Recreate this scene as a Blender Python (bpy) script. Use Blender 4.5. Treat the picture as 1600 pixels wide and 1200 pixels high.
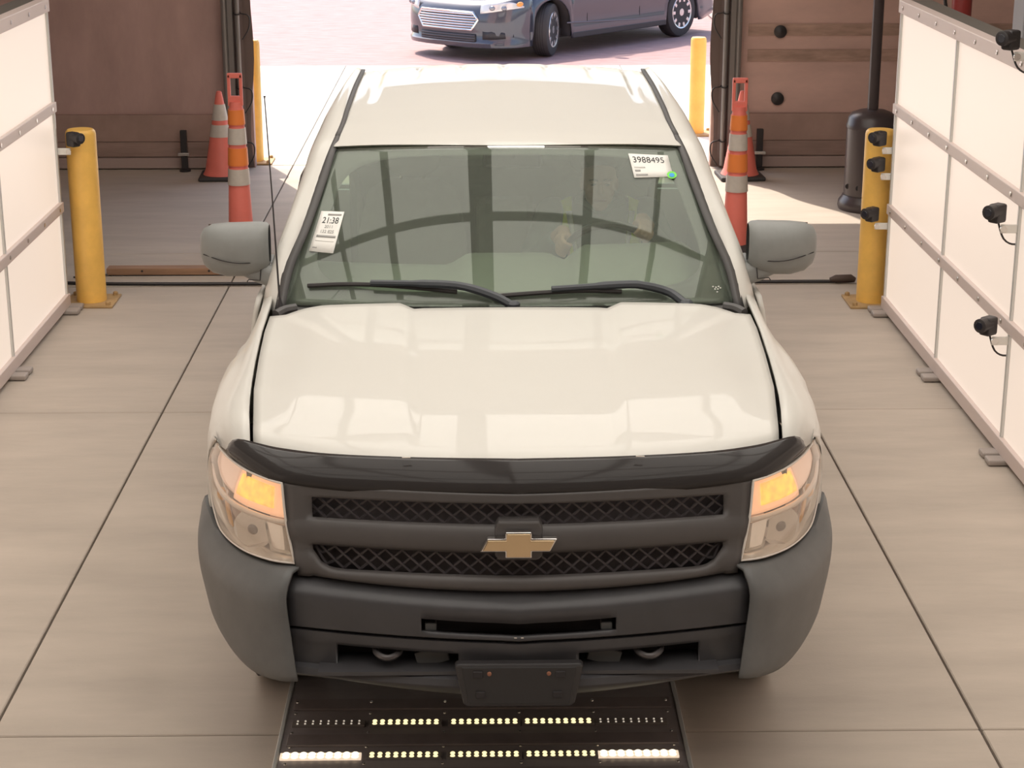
import bpy, math, random
import numpy as np
from mathutils import Vector, Matrix
random.seed(7)
R = math.radians
SC = bpy.context.scene
COL = SC.collection
for o in list(bpy.data.objects):
    bpy.data.objects.remove(o)

# ------------------------------------------------------------------ camera, sky, sun, exposure
cd = bpy.data.cameras.new('camera')
cam = bpy.data.objects.new('camera', cd)
COL.objects.link(cam)
cd.sensor_width = 36.0
cd.lens = 36.0 * 2900.0 / 1600.0
cd.clip_start = 0.05
cd.clip_end = 300
cam.location = (0, 0, 3.0)
cam.rotation_euler = (R(90 - 17.169), 0, R(-0.906))
SC.camera = cam

w = bpy.data.worlds.new('sky')
SC.world = w
w.use_nodes = True
nt = w.node_tree
bg = nt.nodes['Background']
sky = nt.nodes.new('ShaderNodeTexSky')
sky.sky_type = 'NISHITA'
sky.sun_disc = False
sky.sun_elevation = R(53.7)
sky.sun_rotation = R(-22)
sky.dust_density = 3.0
sky.air_density = 1.0
nt.links.new(sky.outputs[0], bg.inputs[0])
bg.inputs[1].default_value = 0.38

sd = bpy.data.lights.new('sun', 'SUN')
sun = bpy.data.objects.new('sun', sd)
COL.objects.link(sun)
sd.energy = 6.0
sd.angle = R(0.55)
sd.color = (1.0, 0.90, 0.78)
sun_dir = Vector((0.38, -0.92, -math.tan(R(53.7)))).normalized()   # direction the light travels
sun.rotation_euler = sun_dir.to_track_quat('-Z', 'Y').to_euler()

vs = SC.view_settings
vs.view_transform = 'Standard'
vs.look = 'None'
vs.exposure = 0.0
vs.gamma = 1.0
vs.use_curve_mapping = False

# ------------------------------------------------------------------ materials
MATS = {}
def lin(c):
    return tuple(((v / 255) / 12.92 if v / 255 <= 0.04045 else ((v / 255 + 0.055) / 1.055) ** 2.4) for v in c)

def mat(name, rgb, rough=0.5, metal=0.0, coat=0.0, noise=0.0, scale=8.0, stretch=(1, 1, 1), bump=0.0, bscale=60.0,
        emit=None, estr=0.0, spec=0.5, coat_rough=0.04):
    """procedural principled material; rgb in linear albedo; noise = relative colour variation"""
    if name in MATS:
        return MATS[name]
    m = bpy.data.materials.new(name)
    m.use_nodes = True
    t = m.node_tree
    b = t.nodes['Principled BSDF']
    b.inputs['Base Color'].default_value = (*rgb, 1)
    b.inputs['Roughness'].default_value = rough
    b.inputs['Metallic'].default_value = metal
    b.inputs['Specular IOR Level'].default_value = spec
    b.inputs['Coat Weight'].default_value = coat
    b.inputs['Coat Roughness'].default_value = coat_rough
    if emit:
        b.inputs['Emission Color'].default_value = (*emit, 1)
        b.inputs['Emission Strength'].default_value = estr
    tc = t.nodes.new('ShaderNodeTexCoord')
    if noise > 0:
        mp = t.nodes.new('ShaderNodeMapping')
        mp.inputs['Scale'].default_value = stretch
        t.links.new(tc.outputs['Object'], mp.inputs['Vector'])
        n = t.nodes.new('ShaderNodeTexNoise')
        n.inputs['Scale'].default_value = scale
        n.inputs['Detail'].default_value = 6
        n.inputs['Roughness'].default_value = 0.62
        t.links.new(mp.outputs[0], n.inputs['Vector'])
        r = t.nodes.new('ShaderNodeValToRGB')
        r.color_ramp.elements[0].position = 0.3
        r.color_ramp.elements[1].position = 0.72
        r.color_ramp.elements[0].color = (*[c * (1 - noise) for c in rgb], 1)
        r.color_ramp.elements[1].color = (*[min(1, c * (1 + noise)) for c in rgb], 1)
        t.links.new(n.outputs['Fac'], r.inputs['Fac'])
        t.links.new(r.outputs['Color'], b.inputs['Base Color'])
    if bump > 0:
        n2 = t.nodes.new('ShaderNodeTexNoise')
        n2.inputs['Scale'].default_value = bscale
        n2.inputs['Detail'].default_value = 4
        t.links.new(tc.outputs['Object'], n2.inputs['Vector'])
        bp = t.nodes.new('ShaderNodeBump')
        bp.inputs['Strength'].default_value = bump
        bp.inputs['Distance'].default_value = 0.01
        t.links.new(n2.outputs['Fac'], bp.inputs['Height'])
        t.links.new(bp.outputs['Normal'], b.inputs['Normal'])
    MATS[name] = m
    return m

def glass(name, tint, f0=0.045, rough=0.0, haze=0.0, hazecol=(0.5, 0.5, 0.5)):
    m = bpy.data.materials.new(name)
    m.use_nodes = True
    t = m.node_tree
    t.nodes.remove(t.nodes['Principled BSDF'])
    out = t.nodes['Material Output']
    tr = t.nodes.new('ShaderNodeBsdfTransparent')
    tr.inputs[0].default_value = (*tint, 1)
    gl = t.nodes.new('ShaderNodeBsdfGlossy')
    gl.inputs['Roughness'].default_value = rough
    gl.inputs[0].default_value = (1, 1, 1, 1)
    ge = t.nodes.new('ShaderNodeNewGeometry')
    d = t.nodes.new('ShaderNodeVectorMath'); d.operation = 'DOT_PRODUCT'
    t.links.new(ge.outputs['Normal'], d.inputs[0]); t.links.new(ge.outputs['Incoming'], d.inputs[1])
    def mth(op, a, bv):
        n = t.nodes.new('ShaderNodeMath'); n.operation = op
        for i, v in enumerate((a, bv)):
            if v is None: continue
            if isinstance(v, (int, float)): n.inputs[i].default_value = v
            else: t.links.new(v, n.inputs[i])
        return n.outputs[0]
    c = mth('ABSOLUTE', d.outputs['Value'], None)
    p = mth('POWER', mth('SUBTRACT', 1.0, c), 5.0)
    fr = mth('ADD', mth('MULTIPLY', p, 1 - f0), f0)
    mx = t.nodes.new('ShaderNodeMixShader')
    t.links.new(fr, mx.inputs[0])
    base = tr.outputs[0]
    if haze > 0:
        df = t.nodes.new('ShaderNodeBsdfDiffuse'); df.inputs[0].default_value = (*hazecol, 1)
        m2 = t.nodes.new('ShaderNodeMixShader'); m2.inputs[0].default_value = haze
        t.links.new(tr.outputs[0], m2.inputs[1]); t.links.new(df.outputs[0], m2.inputs[2])
        base = m2.outputs[0]
    t.links.new(base, mx.inputs[1]); t.links.new(gl.outputs[0], mx.inputs[2])
    t.links.new(mx.outputs[0], out.inputs[0])
    MATS[name] = m
    return m

def emission(name, rgb, strength, refl=0.8):
    m = bpy.data.materials.new(name)
    m.use_nodes = True
    b = m.node_tree.nodes['Principled BSDF']
    b.inputs['Base Color'].default_value = (*[c * refl for c in rgb], 1)
    b.inputs['Roughness'].default_value = 0.4
    b.inputs['Emission Color'].default_value = (*rgb, 1)
    b.inputs['Emission Strength'].default_value = strength
    MATS[name] = m
    return m

WARM = (1.0, 0.90, 0.76)
CONC = mat('concrete', (0.45, 0.385, 0.325), 0.8, noise=0.11, scale=1.6, stretch=(0.7, 2.6, 1), bump=0.06, bscale=90)
JOINT = mat('joint_filler', (0.05, 0.042, 0.036), 0.9)
APRON = mat('apron_concrete', (0.62, 0.58, 0.52), 0.85, noise=0.06, scale=3)
ASPH = mat('asphalt', (0.365, 0.232, 0.222), 0.9, noise=0.22, scale=6, stretch=(0.5, 2, 1), bump=0.3, bscale=150)
TARP = mat('brown_wall', (0.50, 0.335, 0.30), 0.8, noise=0.14, scale=2.2, stretch=(1.5, 1, 0.6))
TARP2 = mat('tan_wall', (0.63, 0.425, 0.365), 0.8, noise=0.14, scale=2.0, stretch=(0.6, 1, 1.6))
BOARD = mat('kick_board', (0.33, 0.225, 0.19), 0.75, noise=0.2, scale=4, stretch=(0.5, 1, 4))
INWALL = mat('inner_wall', (0.34, 0.29, 0.26), 0.85, noise=0.08, scale=2)
CEIL = mat('ceiling_paint', (0.55, 0.50, 0.46), 0.9)
PANEL = emission('lit_panel', (1.0, 0.825, 0.69), 0.72, 0.26)
OVERHEAD = emission('overhead_panel', (1.0, 0.955, 0.885), 2.25)
ALU = mat('panel_rail', (0.64, 0.53, 0.49), 0.45, metal=0.0)
ALU2 = mat('panel_seam', (0.60, 0.60, 0.58), 0.35, metal=0.3)
OLIVE = mat('dark_channel', (0.12, 0.105, 0.09), 0.6)
YEL = mat('bollard_yellow', (0.87, 0.51, 0.115), 0.42, noise=0.12, scale=5)
YELP = mat('bollard_plate', (0.42, 0.27, 0.12), 0.7, noise=0.2, scale=10)
ORANGE = mat('cone_orange', (0.80, 0.19, 0.145), 0.5, noise=0.06, scale=6)
AMBERBAND = mat('orange_band', (0.86, 0.24, 0.05), 0.45)
REFL = mat('reflective_band', (0.58, 0.52, 0.46), 0.4, noise=0.06, scale=20)
RUBBER = mat('black_rubber', (0.045, 0.040, 0.039), 0.7, bump=0.15, bscale=60)
BLKM = mat('black_metal', (0.06, 0.045, 0.046), 0.32)
BLKP = mat('black_plastic', (0.03, 0.026, 0.027), 0.45)
PIPE = mat('grey_conduit', (0.26, 0.24, 0.23), 0.35, metal=0.5)
WHITEP = mat('white_plastic', (0.72, 0.69, 0.64), 0.4)
WOOD = mat('wood_plank', (0.30, 0.17, 0.10), 0.7, noise=0.25, scale=6, stretch=(0.4, 6, 6))
RED = mat('extinguisher_red', (0.30, 0.035, 0.03), 0.4)
BOXG = mat('box_grey', (0.33, 0.33, 0.35), 0.5)
LABELW = mat('label_white', (0.85, 0.83, 0.78), 0.5)
INK = mat('ink_black', (0.03, 0.03, 0.03), 0.6)
INKG = mat('ink_grey', (0.35, 0.34, 0.32), 0.6)
LORANGE = mat('label_orange', (0.8, 0.2, 0.06), 0.5)
PAINT = mat('white_paint', (0.655, 0.63, 0.58), 0.5, coat=0.36, spec=0.25, coat_rough=0.03, noise=0.012, scale=1.5)
DARKBAR = mat('dark_bumper_paint', (0.058, 0.056, 0.060), 0.45, noise=0.10, scale=9)
DARKPL = mat('dark_bumper_plastic', (0.122, 0.122, 0.120), 0.5, noise=0.10, scale=9, bump=0.02, bscale=300)
GRILLE = mat('grille_plastic', (0.082, 0.074, 0.072), 0.5, noise=0.06, scale=9)
MESH = mat('grille_mesh_plastic', (0.075, 0.064, 0.067), 0.5)
VOID = mat('dark_void', (0.030, 0.026, 0.027), 0.8)
SMOKE = mat('smoked_acrylic', (0.040, 0.036, 0.035), 0.10, spec=0.16)
CHROME = mat('chrome', (0.78, 0.75, 0.72), 0.10, metal=1.0)
GOLD = mat('gold_emblem', (0.70, 0.53, 0.33), 0.22, metal=0.9)
RUST = mat('rusty_screw', (0.28, 0.12, 0.07), 0.7)
STEEL = mat('screw_steel', (0.6, 0.58, 0.55), 0.25, metal=0.9)
TRIM = mat('trim_rubber', (0.085, 0.08, 0.078), 0.55)
FRIT = mat('windshield_frit', (0.11, 0.105, 0.10), 0.5)
DASH = mat('dash_vinyl', (0.22, 0.24, 0.20), 0.7, noise=0.05, scale=10)
SEATM = mat('seat_cloth', (0.30, 0.30, 0.27), 0.9, noise=0.12, scale=30)
LINER = mat('cab_liner', (0.50, 0.52, 0.44), 0.85)
MIRRORP = mat('mirror_cap_plastic', (0.24, 0.243, 0.232), 0.5, noise=0.05, scale=20)
WIPER = mat('wiper_blue_black', (0.055, 0.06, 0.068), 0.45)
SKIN = mat('skin', (0.55, 0.33, 0.25), 0.55, noise=0.08, scale=25)
HAIR = mat('hair', (0.16, 0.13, 0.11), 0.7, noise=0.2, scale=60)
JACKET = mat('jacket_grey', (0.17, 0.20, 0.19), 0.8, noise=0.2, scale=18)
HIVIS = mat('hi_vis', (0.62, 0.72, 0.02), 0.6)
SILVERT = mat('silver_tape', (0.6, 0.6, 0.58), 0.35)
NAVY = mat('navy_paint', (0.060, 0.062, 0.082), 0.35, metal=0.25, coat=1.0)
CARBLK = mat('car_black_trim', (0.03, 0.027, 0.03), 0.5)
RIM = mat('alloy_rim', (0.72, 0.70, 0.70), 0.25, metal=0.7)
TINT = mat('car_window', (0.02, 0.022, 0.025), 0.05)
CARLAMP = mat('car_lamp', (0.75, 0.72, 0.70), 0.15, metal=0.3)
MATBLK = mat('mat_black', (0.25, 0.22, 0.217), 0.4, noise=0.14, scale=7, stretch=(1, 3, 1))
MATSTRIP = mat('strip_cover', (0.20, 0.175, 0.16), 0.3)
LEDON = emission('led_on', (1.0, 0.84, 0.46), 1.25)
LEDHI = emission('led_hot', (1.0, 0.88, 0.62), 2.0)
LEDOFF = emission('led_dim', (1.0, 0.9, 0.75), 0.45)
LEDGLOW = emission('strip_glow', (1.0, 0.80, 0.60), 0.75)
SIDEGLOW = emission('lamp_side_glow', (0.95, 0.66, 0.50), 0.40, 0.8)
LAMPAMB = emission('amber_lamp_lit', (1.0, 0.50, 0.09), 1.05)
_t = LAMPAMB.node_tree
_n = _t.nodes.new('ShaderNodeTexNoise'); _n.inputs['Scale'].default_value = 34
_c = _t.nodes.new('ShaderNodeTexCoord'); _t.links.new(_c.outputs['Object'], _n.inputs['Vector'])
_r = _t.nodes.new('ShaderNodeValToRGB')
_r.color_ramp.elements[0].position = 0.38; _r.color_ramp.elements[0].color = (1.0, 0.42, 0.10, 1)
_r.color_ramp.elements[1].position = 0.66; _r.color_ramp.elements[1].color = (1.0, 0.68, 0.10, 1)
_t.links.new(_n.outputs['Fac'], _r.inputs['Fac']); _t.links.new(_r.outputs['Color'], _t.nodes['Principled BSDF'].inputs['Emission Color'])
LAMPAMB2 = emission('amber_glow', (1.0, 0.56, 0.32), 0.70)
PEACH = mat('lamp_reflector', (0.86, 0.66, 0.54), 0.4)
LAMPGREY = mat('lamp_chrome', (0.74, 0.68, 0.60), 0.25, metal=0.4)
WSGLASS = glass('windshield_glass', (0.83, 0.88, 0.82), 0.034, haze=0.055, hazecol=(0.75, 0.78, 0.70))
SIDEGLASS = glass('side_glass', (0.55, 0.62, 0.55), 0.045)
LENS = glass('lamp_lens', (0.93, 0.91, 0.88), 0.04, haze=0.22, hazecol=(0.95, 0.82, 0.70))
LAMPMIR = mat('lamp_mirror', (0.80, 0.76, 0.70), 0.12, metal=0.95)
RADI = mat('radiator_dark', (0.13, 0.112, 0.115), 0.8)
BEAM = mat('canopy_frame_grey', (0.25, 0.235, 0.22), 0.7)
DOTB = mat('sticker_blue', (0.05, 0.35, 0.75), 0.5)
DOTG = mat('sticker_green', (0.20, 0.75, 0.08), 0.5)

# ------------------------------------------------------------------ mesh helpers
def spl(pts, n):
    """Catmull-Rom resample of 3-D points to n points, even in arc length"""
    P = np.array(pts, float)
    if len(P) == 2:
        return np.array([P[0] + (P[1] - P[0]) * t for t in np.linspace(0, 1, n)])
    Q = np.vstack([2 * P[0] - P[1], P, 2 * P[-1] - P[-2]])
    out = []
    for i in range(1, len(Q) - 2):
        for t in np.linspace(0, 1, 16, endpoint=False):
            a, b, c, d = Q[i - 1], Q[i], Q[i + 1], Q[i + 2]
            out.append(0.5 * ((2 * b) + (c - a) * t + (2 * a - 5 * b + 4 * c - d) * t * t + (3 * b - a - 3 * c + d) * t ** 3))
    out.append(P[-1])
    out = np.array(out)
    s = np.concatenate([[0], np.cumsum(np.linalg.norm(np.diff(out, axis=0), axis=1))])
    u = np.linspace(0, s[-1], n)
    return np.stack([np.interp(u, s, out[:, k]) for k in range(out.shape[1])], 1)

def lerp(x, xs, ys):
    return float(np.interp(x, xs, ys))

def coons(bot, top, left, right, nu, nv):
    """bot/top run left->right, left/right run bottom->top; returns grid [nv][nu] of points"""
    B, T, L, Rr = spl(bot, nu), spl(top, nu), spl(left, nv), spl(right, nv)
    g = np.zeros((nv, nu, 3))
    for j in range(nv):
        v = j / (nv - 1)
        for i in range(nu):
            u = i / (nu - 1)
            g[j, i] = ((1 - v) * B[i] + v * T[i] + (1 - u) * L[j] + u * Rr[j]
                       - ((1 - u) * (1 - v) * B[0] + u * (1 - v) * B[-1] + (1 - u) * v * T[0] + u * v * T[-1]))
    return g

class MB:
    def __init__(s):
        s.v = []; s.f = []
    def add(s, vs, fs):
        o = len(s.v)
        s.v += [tuple(map(float, p)) for p in vs]
        s.f += [tuple(o + i for i in f) for f in fs]
        return s
    def box(s, c, d, rz=0, rot=None):
        x, y, z = [k / 2 for k in d]
        P = [Vector(p) for p in ((-x, -y, -z), (x, -y, -z), (x, y, -z), (-x, y, -z), (-x, -y, z), (x, -y, z), (x, y, z), (-x, y, z))]
        M = rot.to_matrix() if rot is not None and hasattr(rot, 'to_matrix') else (rot if rot is not None else Matrix.Rotation(rz, 3, 'Z'))
        P = [M @ p + Vector(c) for p in P]
        return s.add(P, [(0, 3, 2, 1), (4, 5, 6, 7), (0, 1, 5, 4), (1, 2, 6, 5), (2, 3, 7, 6), (3, 0, 4, 7)])
    def bar(s, a, b, wd, ht, up=(0, 0, 1)):
        a, b = Vector(a), Vector(b); d = (b - a).normalized(); u = Vector(up)
        x = d.cross(u).normalized(); u = x.cross(d).normalized()
        P = []
        for p in (a, b):
            for (i, j) in ((-1, -1), (1, -1), (1, 1), (-1, 1)):
                P.append(p + x * (i * wd / 2) + u * (j * ht / 2))
        return s.add(P, [(0, 1, 2, 3), (7, 6, 5, 4), (0, 4, 5, 1), (1, 5, 6, 2), (2, 6, 7, 3), (3, 7, 4, 0)])
    def tube(s, pts, r, n=8, cap=True):
        P = [Vector(p) for p in pts]
        rs = [r] * len(P) if isinstance(r, (int, float)) else list(r)
        vs, fs = [], []
        pu = None
        for i, p in enumerate(P):
            d = (P[min(i + 1, len(P) - 1)] - P[max(i - 1, 0)]).normalized()
            u = pu if pu is not None else (Vector((0, 0, 1)) if abs(d.z) < 0.9 else Vector((1, 0, 0)))
            u = (u - d * u.dot(d)).normalized(); pu = u
            x = d.cross(u)
            for k in range(n):
                a = 2 * math.pi * k / n
                vs.append(p + (x * math.cos(a) + u * math.sin(a)) * rs[i])
        for i in range(len(P) - 1):
            for k in range(n):
                k2 = (k + 1) % n
                fs.append((i * n + k, i * n + k2, (i + 1) * n + k2, (i + 1) * n + k))
        if cap:
            fs.append(tuple(range(n - 1, -1, -1))); fs.append(tuple((len(P) - 1) * n + k for k in range(n)))
        return s.add(vs, fs)
    def lathe(s, prof, c=(0, 0, 0), n=24, axis='Z', M=None):
        """prof: list of (r, h)"""
        vs, fs = [], []
        for (r, h) in prof:
            for k in range(n):
                a = 2 * math.pi * k / n
                p = Vector((r * math.cos(a), r * math.sin(a), h))
                if axis == 'X': p = Vector((p.z, p.x, p.y))
                if axis == 'Y': p = Vector((p.x, p.z, p.y))
                if M is not None: p = M @ p
                vs.append(p + Vector(c))
        for i in range(len(prof) - 1):
            for k in range(n):
                k2 = (k + 1) % n
                fs.append((i * n + k, i * n + k2, (i + 1) * n + k2, (i + 1) * n + k))
        if prof[0][0] > 1e-5: fs.append(tuple(range(n - 1, -1, -1)))
        if prof[-1][0] > 1e-5: fs.append(tuple((len(prof) - 1) * n + k for k in range(n)))
        return s.add(vs, fs)
    def grid(s, rows, skip=None, flip=False, closeu=False):
        nv, nu = len(rows), len(rows[0])
        vs = [p for r in rows for p in r]
        fs = []
        for j in range(nv - 1):
            for i in range(nu if closeu else nu - 1):
                if skip and skip(i, j): continue
                i2 = (i + 1) % nu
                q = (j * nu + i, j * nu + i2, (j + 1) * nu + i2, (j + 1) * nu + i)
                fs.append(q[::-1] if flip else q)
        return s.add(vs, fs)
    def prism(s, poly, y0, y1, plane='XZ'):
        """poly in the plane, extruded along the third axis y0->y1"""
        n = len(poly)
        def P(a, b, h):
            return {'XZ': (a, h, b), 'XY': (a, b, h), 'YZ': (h, a, b)}[plane]
        vs = [P(a, b, y0) for a, b in poly] + [P(a, b, y1) for a, b in poly]
        fs = [tuple(range(n)), tuple(range(2 * n - 1, n - 1, -1))]
        for i in range(n):
            k = (i + 1) % n
            fs.append((i, n + i, n + k, k))
        return s.add(vs, fs)
    def ellipsoid(s, c, r, n=16, m=10, M=None):
        vs, fs = [], []
        for j in range(m + 1):
            th = math.pi * j / m
            for k in range(n):
                a = 2 * math.pi * k / n
                p = Vector((r[0] * math.sin(th) * math.cos(a), r[1] * math.sin(th) * math.sin(a), r[2] * math.cos(th)))
                if M is not None: p = M @ p
                vs.append(p + Vector(c))
        for j in range(m):
            for k in range(n):
                k2 = (k + 1) % n
                fs.append((j * n + k, (j + 1) * n + k, (j + 1) * n + k2, j * n + k2))
        return s.add(vs, fs)
    def mirror(s):
        n = len(s.v)
        s.v += [(-x, y, z) for x, y, z in s.v]
        s.f += [tuple(n + i for i in f[::-1]) for f in s.f]
        return s
    def build(s, name, m, parent=None, off=(0, 0, 0), smooth=True, ang=35, bevel=0.0, seg=2, solid=0.0, soff=0.0, sub=0, mirx=False, stuff=False):
        vs = [(x - off[0], y - off[1], z - off[2]) for x, y, z in s.v]
        fs = s.f
        if mirx:
            vs = [(-x, y, z) for x, y, z in vs]; fs = [f[::-1] for f in fs]
        me = bpy.data.meshes.new(name)
        me.from_pydata(vs, [], fs)
        me.validate(); me.update()
        me.materials.append(m)
        if smooth:
            me.polygons.foreach_set('use_smooth', [True] * len(me.polygons))
            me.set_sharp_from_angle(angle=R(ang))
        o = bpy.data.objects.new(name, me)
        COL.objects.link(o)
        if parent is not None: o.parent = parent
        if solid:
            k = o.modifiers.new('solid', 'SOLIDIFY'); k.thickness = solid; k.offset = soff; k.use_even_offset = False
        if sub:
            k = o.modifiers.new('sub', 'SUBSURF'); k.levels = sub; k.render_levels = sub
        if bevel:
            k = o.modifiers.new('bevel', 'BEVEL'); k.width = bevel; k.segments = seg; k.limit_method = 'ANGLE'; k.angle_limit = R(40)
        if stuff: o['kind'] = 'stuff'
        return o

def empty(name, loc=(0, 0, 0), rz=0):
    o = bpy.data.objects.new(name, None)
    o.empty_display_size = 0.2
    COL.objects.link(o)
    o.location = loc
    o.rotation_euler = (0, 0, rz)
    return o

def tag(o, label=None, cat=None, group=None, kind=None):
    if label: o['label'] = label
    if cat: o['category'] = cat
    if group: o['group'] = group
    if kind: o['kind'] = kind
    return o

def copy_tree(o, parent=None):
    c = o.copy(); COL.objects.link(c); c.parent = parent
    for ch in list(o.children):
        copy_tree(ch, c)
    return c

def lettering(name, txt, size, m, parent, loc, rot, align='CENTER', ext=0.0006, sx=1.0):
    cu = bpy.data.curves.new(name, 'FONT')
    cu.body = txt; cu.size = size; cu.align_x = align; cu.align_y = 'CENTER'; cu.extrude = ext
    tmp = bpy.data.objects.new(name + '_t', cu)
    COL.objects.link(tmp)
    dg = bpy.context.evaluated_depsgraph_get()
    me = bpy.data.meshes.new_from_object(tmp.evaluated_get(dg))
    bpy.data.objects.remove(tmp)
    me.materials.clear(); me.materials.append(m)
    o = bpy.data.objects.new(name, me)
    COL.objects.link(o)
    o.parent = parent; o.location = loc
    o.rotation_euler = rot
    o.scale = (sx, 1, 1)
    return o

# ------------------------------------------------------------------ the building
def struct(o):
    o['kind'] = 'structure'
    return o

fl = struct(MB().box((0, 6.65, -0.09), (10.4, 19.3, 0.14)).build('floor', JOINT, smooth=False))
XS = [-5.2, -1.68, 1.692, 5.2]
YS = [-3.0, 2.1, 5.687, 9.235, 11.93, 12.87, 16.3]
for i in range(3):
    for j in range(6):
        gx, gy = 0.010, 0.008
        x0, x1 = XS[i] + gx / 2, XS[i + 1] - gx / 2
        y0 = YS[j] + (0.014 if j == 4 else gy / 2)
        y1 = YS[j + 1] - (0.014 if j == 3 else gy / 2)
        MB().box(((x0 + x1) / 2, (y0 + y1) / 2, -0.03), (x1 - x0, y1 - y0, 0.06)).build('slab', CONC, fl, smooth=False, bevel=0.004, seg=1)

ap = struct(MB().box((0, 19.65, -0.10), (30, 6.7, 0.14)).build('pavement', JOINT, smooth=False))
AX = [-15, -5.2, -1.68, 1.692, 5.2, 15]
for i in range(5):
    MB().box(((AX[i] + AX[i + 1]) / 2, 19.66, -0.03), (AX[i + 1] - AX[i] - 0.01, 6.68, 0.06)).build('slab', APRON, ap, smooth=False, bevel=0.004, seg=1)
asp = struct(MB().box((0, 51.5, -0.08), (90, 57, 0.15)).build('parking_lot', ASPH, smooth=False))

WT = 5.0
wl = struct(MB().box((-3.6, 16.25, WT / 2), (3.2, 0.1, WT)).build('wall_back_left', TARP, smooth=False))
wr = struct(MB().box((3.6, 16.25, WT / 2), (3.2, 0.1, WT)).build('wall_back_right', TARP2, smooth=False))
struct(MB().box((0, 16.25, (3.70 + WT) / 2), (4.0, 0.1, WT - 3.70)).build('wall_header', TARP, smooth=False))
struct(MB().box((-5.25, 6.65, WT / 2), (0.1, 19.3, WT)).build('wall_left', INWALL, smooth=False))
struct(MB().box((5.25, 6.65, WT / 2), (0.1, 19.3, WT)).build('wall_right', INWALL, smooth=False))
struct(MB().box((0, -3.05, WT / 2), (10.6, 0.1, WT)).build('wall_front', INWALL, smooth=False))
struct(MB().box((0, 6.65, WT + 0.06), (10.7, 19.5, 0.12)).build('ceiling', CEIL, smooth=False))

# boards at the foot of the back wall, each one a part of its wall
for (par, xa, xb) in ((wl, -5.2, -2.06), (wr, 2.06, 5.2)):
    xm, xw = (xa + xb) / 2, xb - xa
    MB().box((xm, 16.175, 0.355), (xw, 0.05, 0.235)).build('kick_board', mat('mid_board', (0.38, 0.255, 0.215), 0.8, noise=0.12, scale=4), par, smooth=False, bevel=0.004)
    MB().box((xm, 16.170, 0.170), (xw, 0.06, 0.13)).build('kick_board', BOARD, par, smooth=False, bevel=0.004)
    MB().box((xm, 16.150, 0.055), (xw, 0.10, 0.09)).build('kick_board', mat('sill_board', (0.40, 0.30, 0.27), 0.8), par, smooth=False, bevel=0.006)
# faded plank bands and round wall bumpers on the right wall
for z, h in ((1.19, 0.10), (0.97, 0.10)):
    MB().box((3.75, 16.195, z), (2.9, 0.012, h)).build('wall_band', mat('stained_band', (0.44, 0.295, 0.235), 0.8, noise=0.3, scale=5, stretch=(0.6, 1, 3)), wr, smooth=False)
for z in (1.175, 0.596):
    b = MB().lathe([(0.0, 0.0), (0.055, 0.0), (0.055, 0.03), (0.03, 0.045), (0.0, 0.05)], (0, 0, 0), 20, 'Y')
    o = b.build('wall_bumper', BLKP, wr, off=(0, 0, 0))
    o.location = (2.575, 16.20, z); o.rotation_euler = (0, 0, math.pi)

# doorway: roll-up track, conduits and the loose edge of the curtain on either jamb
for s, side in ((-1, 'left'), (1, 'right')):
    t = struct(empty('trim_1' if s < 0 else 'trim_2', (s * 2.0, 16.1, 0)))
    def part(name, m, fn, **k):
        b = MB(); fn(b); return b.build(name, m, t, **k)
    # wavy curtain edge
    rows = []
    for z in np.linspace(0.02, 3.9, 30):
        wv = 0.018 * math.sin(z * 5.0) + 0.02 * math.sin(z * 2.1 + 1)
        rows.append([(s * (-0.02 + wv) if k == 4 else s * (0.02 + 0.03 * k * 0 + (4 - k) * 0.03), 0.0 + 0.03 * math.sin(k * 2.2), z) for k in range(5)])
    part('curtain_edge', mat('curtain_cloth', (0.12, 0.085, 0.075), 0.8), lambda b: b.grid(rows), solid=0.008)
    part('door_track', PIPE, lambda b: b.box((s * 0.155, 0.02, 1.95), (0.05, 0.07, 3.9)), bevel=0.005)
    part('conduit', PIPE, lambda b: b.tube([(s * 0.09, -0.03, 0.03), (s * 0.09, -0.03, 3.9)], 0.021, 10))
    part('conduit', PIPE, lambda b: b.tube([(s * 0.205, -0.01, 0.03), (s * 0.205, -0.01, 3.9)], 0.026, 10))
    for z in (0.25, 0.72, 1.35):
        part('cable_tie', BLKP, lambda b: b.tube([(s * 0.09 + 0.03 * math.cos(a), -0.03 + 0.03 * math.sin(a), z + 0.01 * math.sin(a)) for a in np.linspace(0, 6.28, 14)], 0.005, 6))
        part('hanging_cable', BLKP, lambda b: b.tube(spl([(s * 0.06, -0.04, z), (s * -0.01, -0.05, z - 0.02), (s * -0.01, -0.05, z - 0.12), (s * 0.05, -0.04, z - 0.22)], 12), 0.006, 6))

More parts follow.
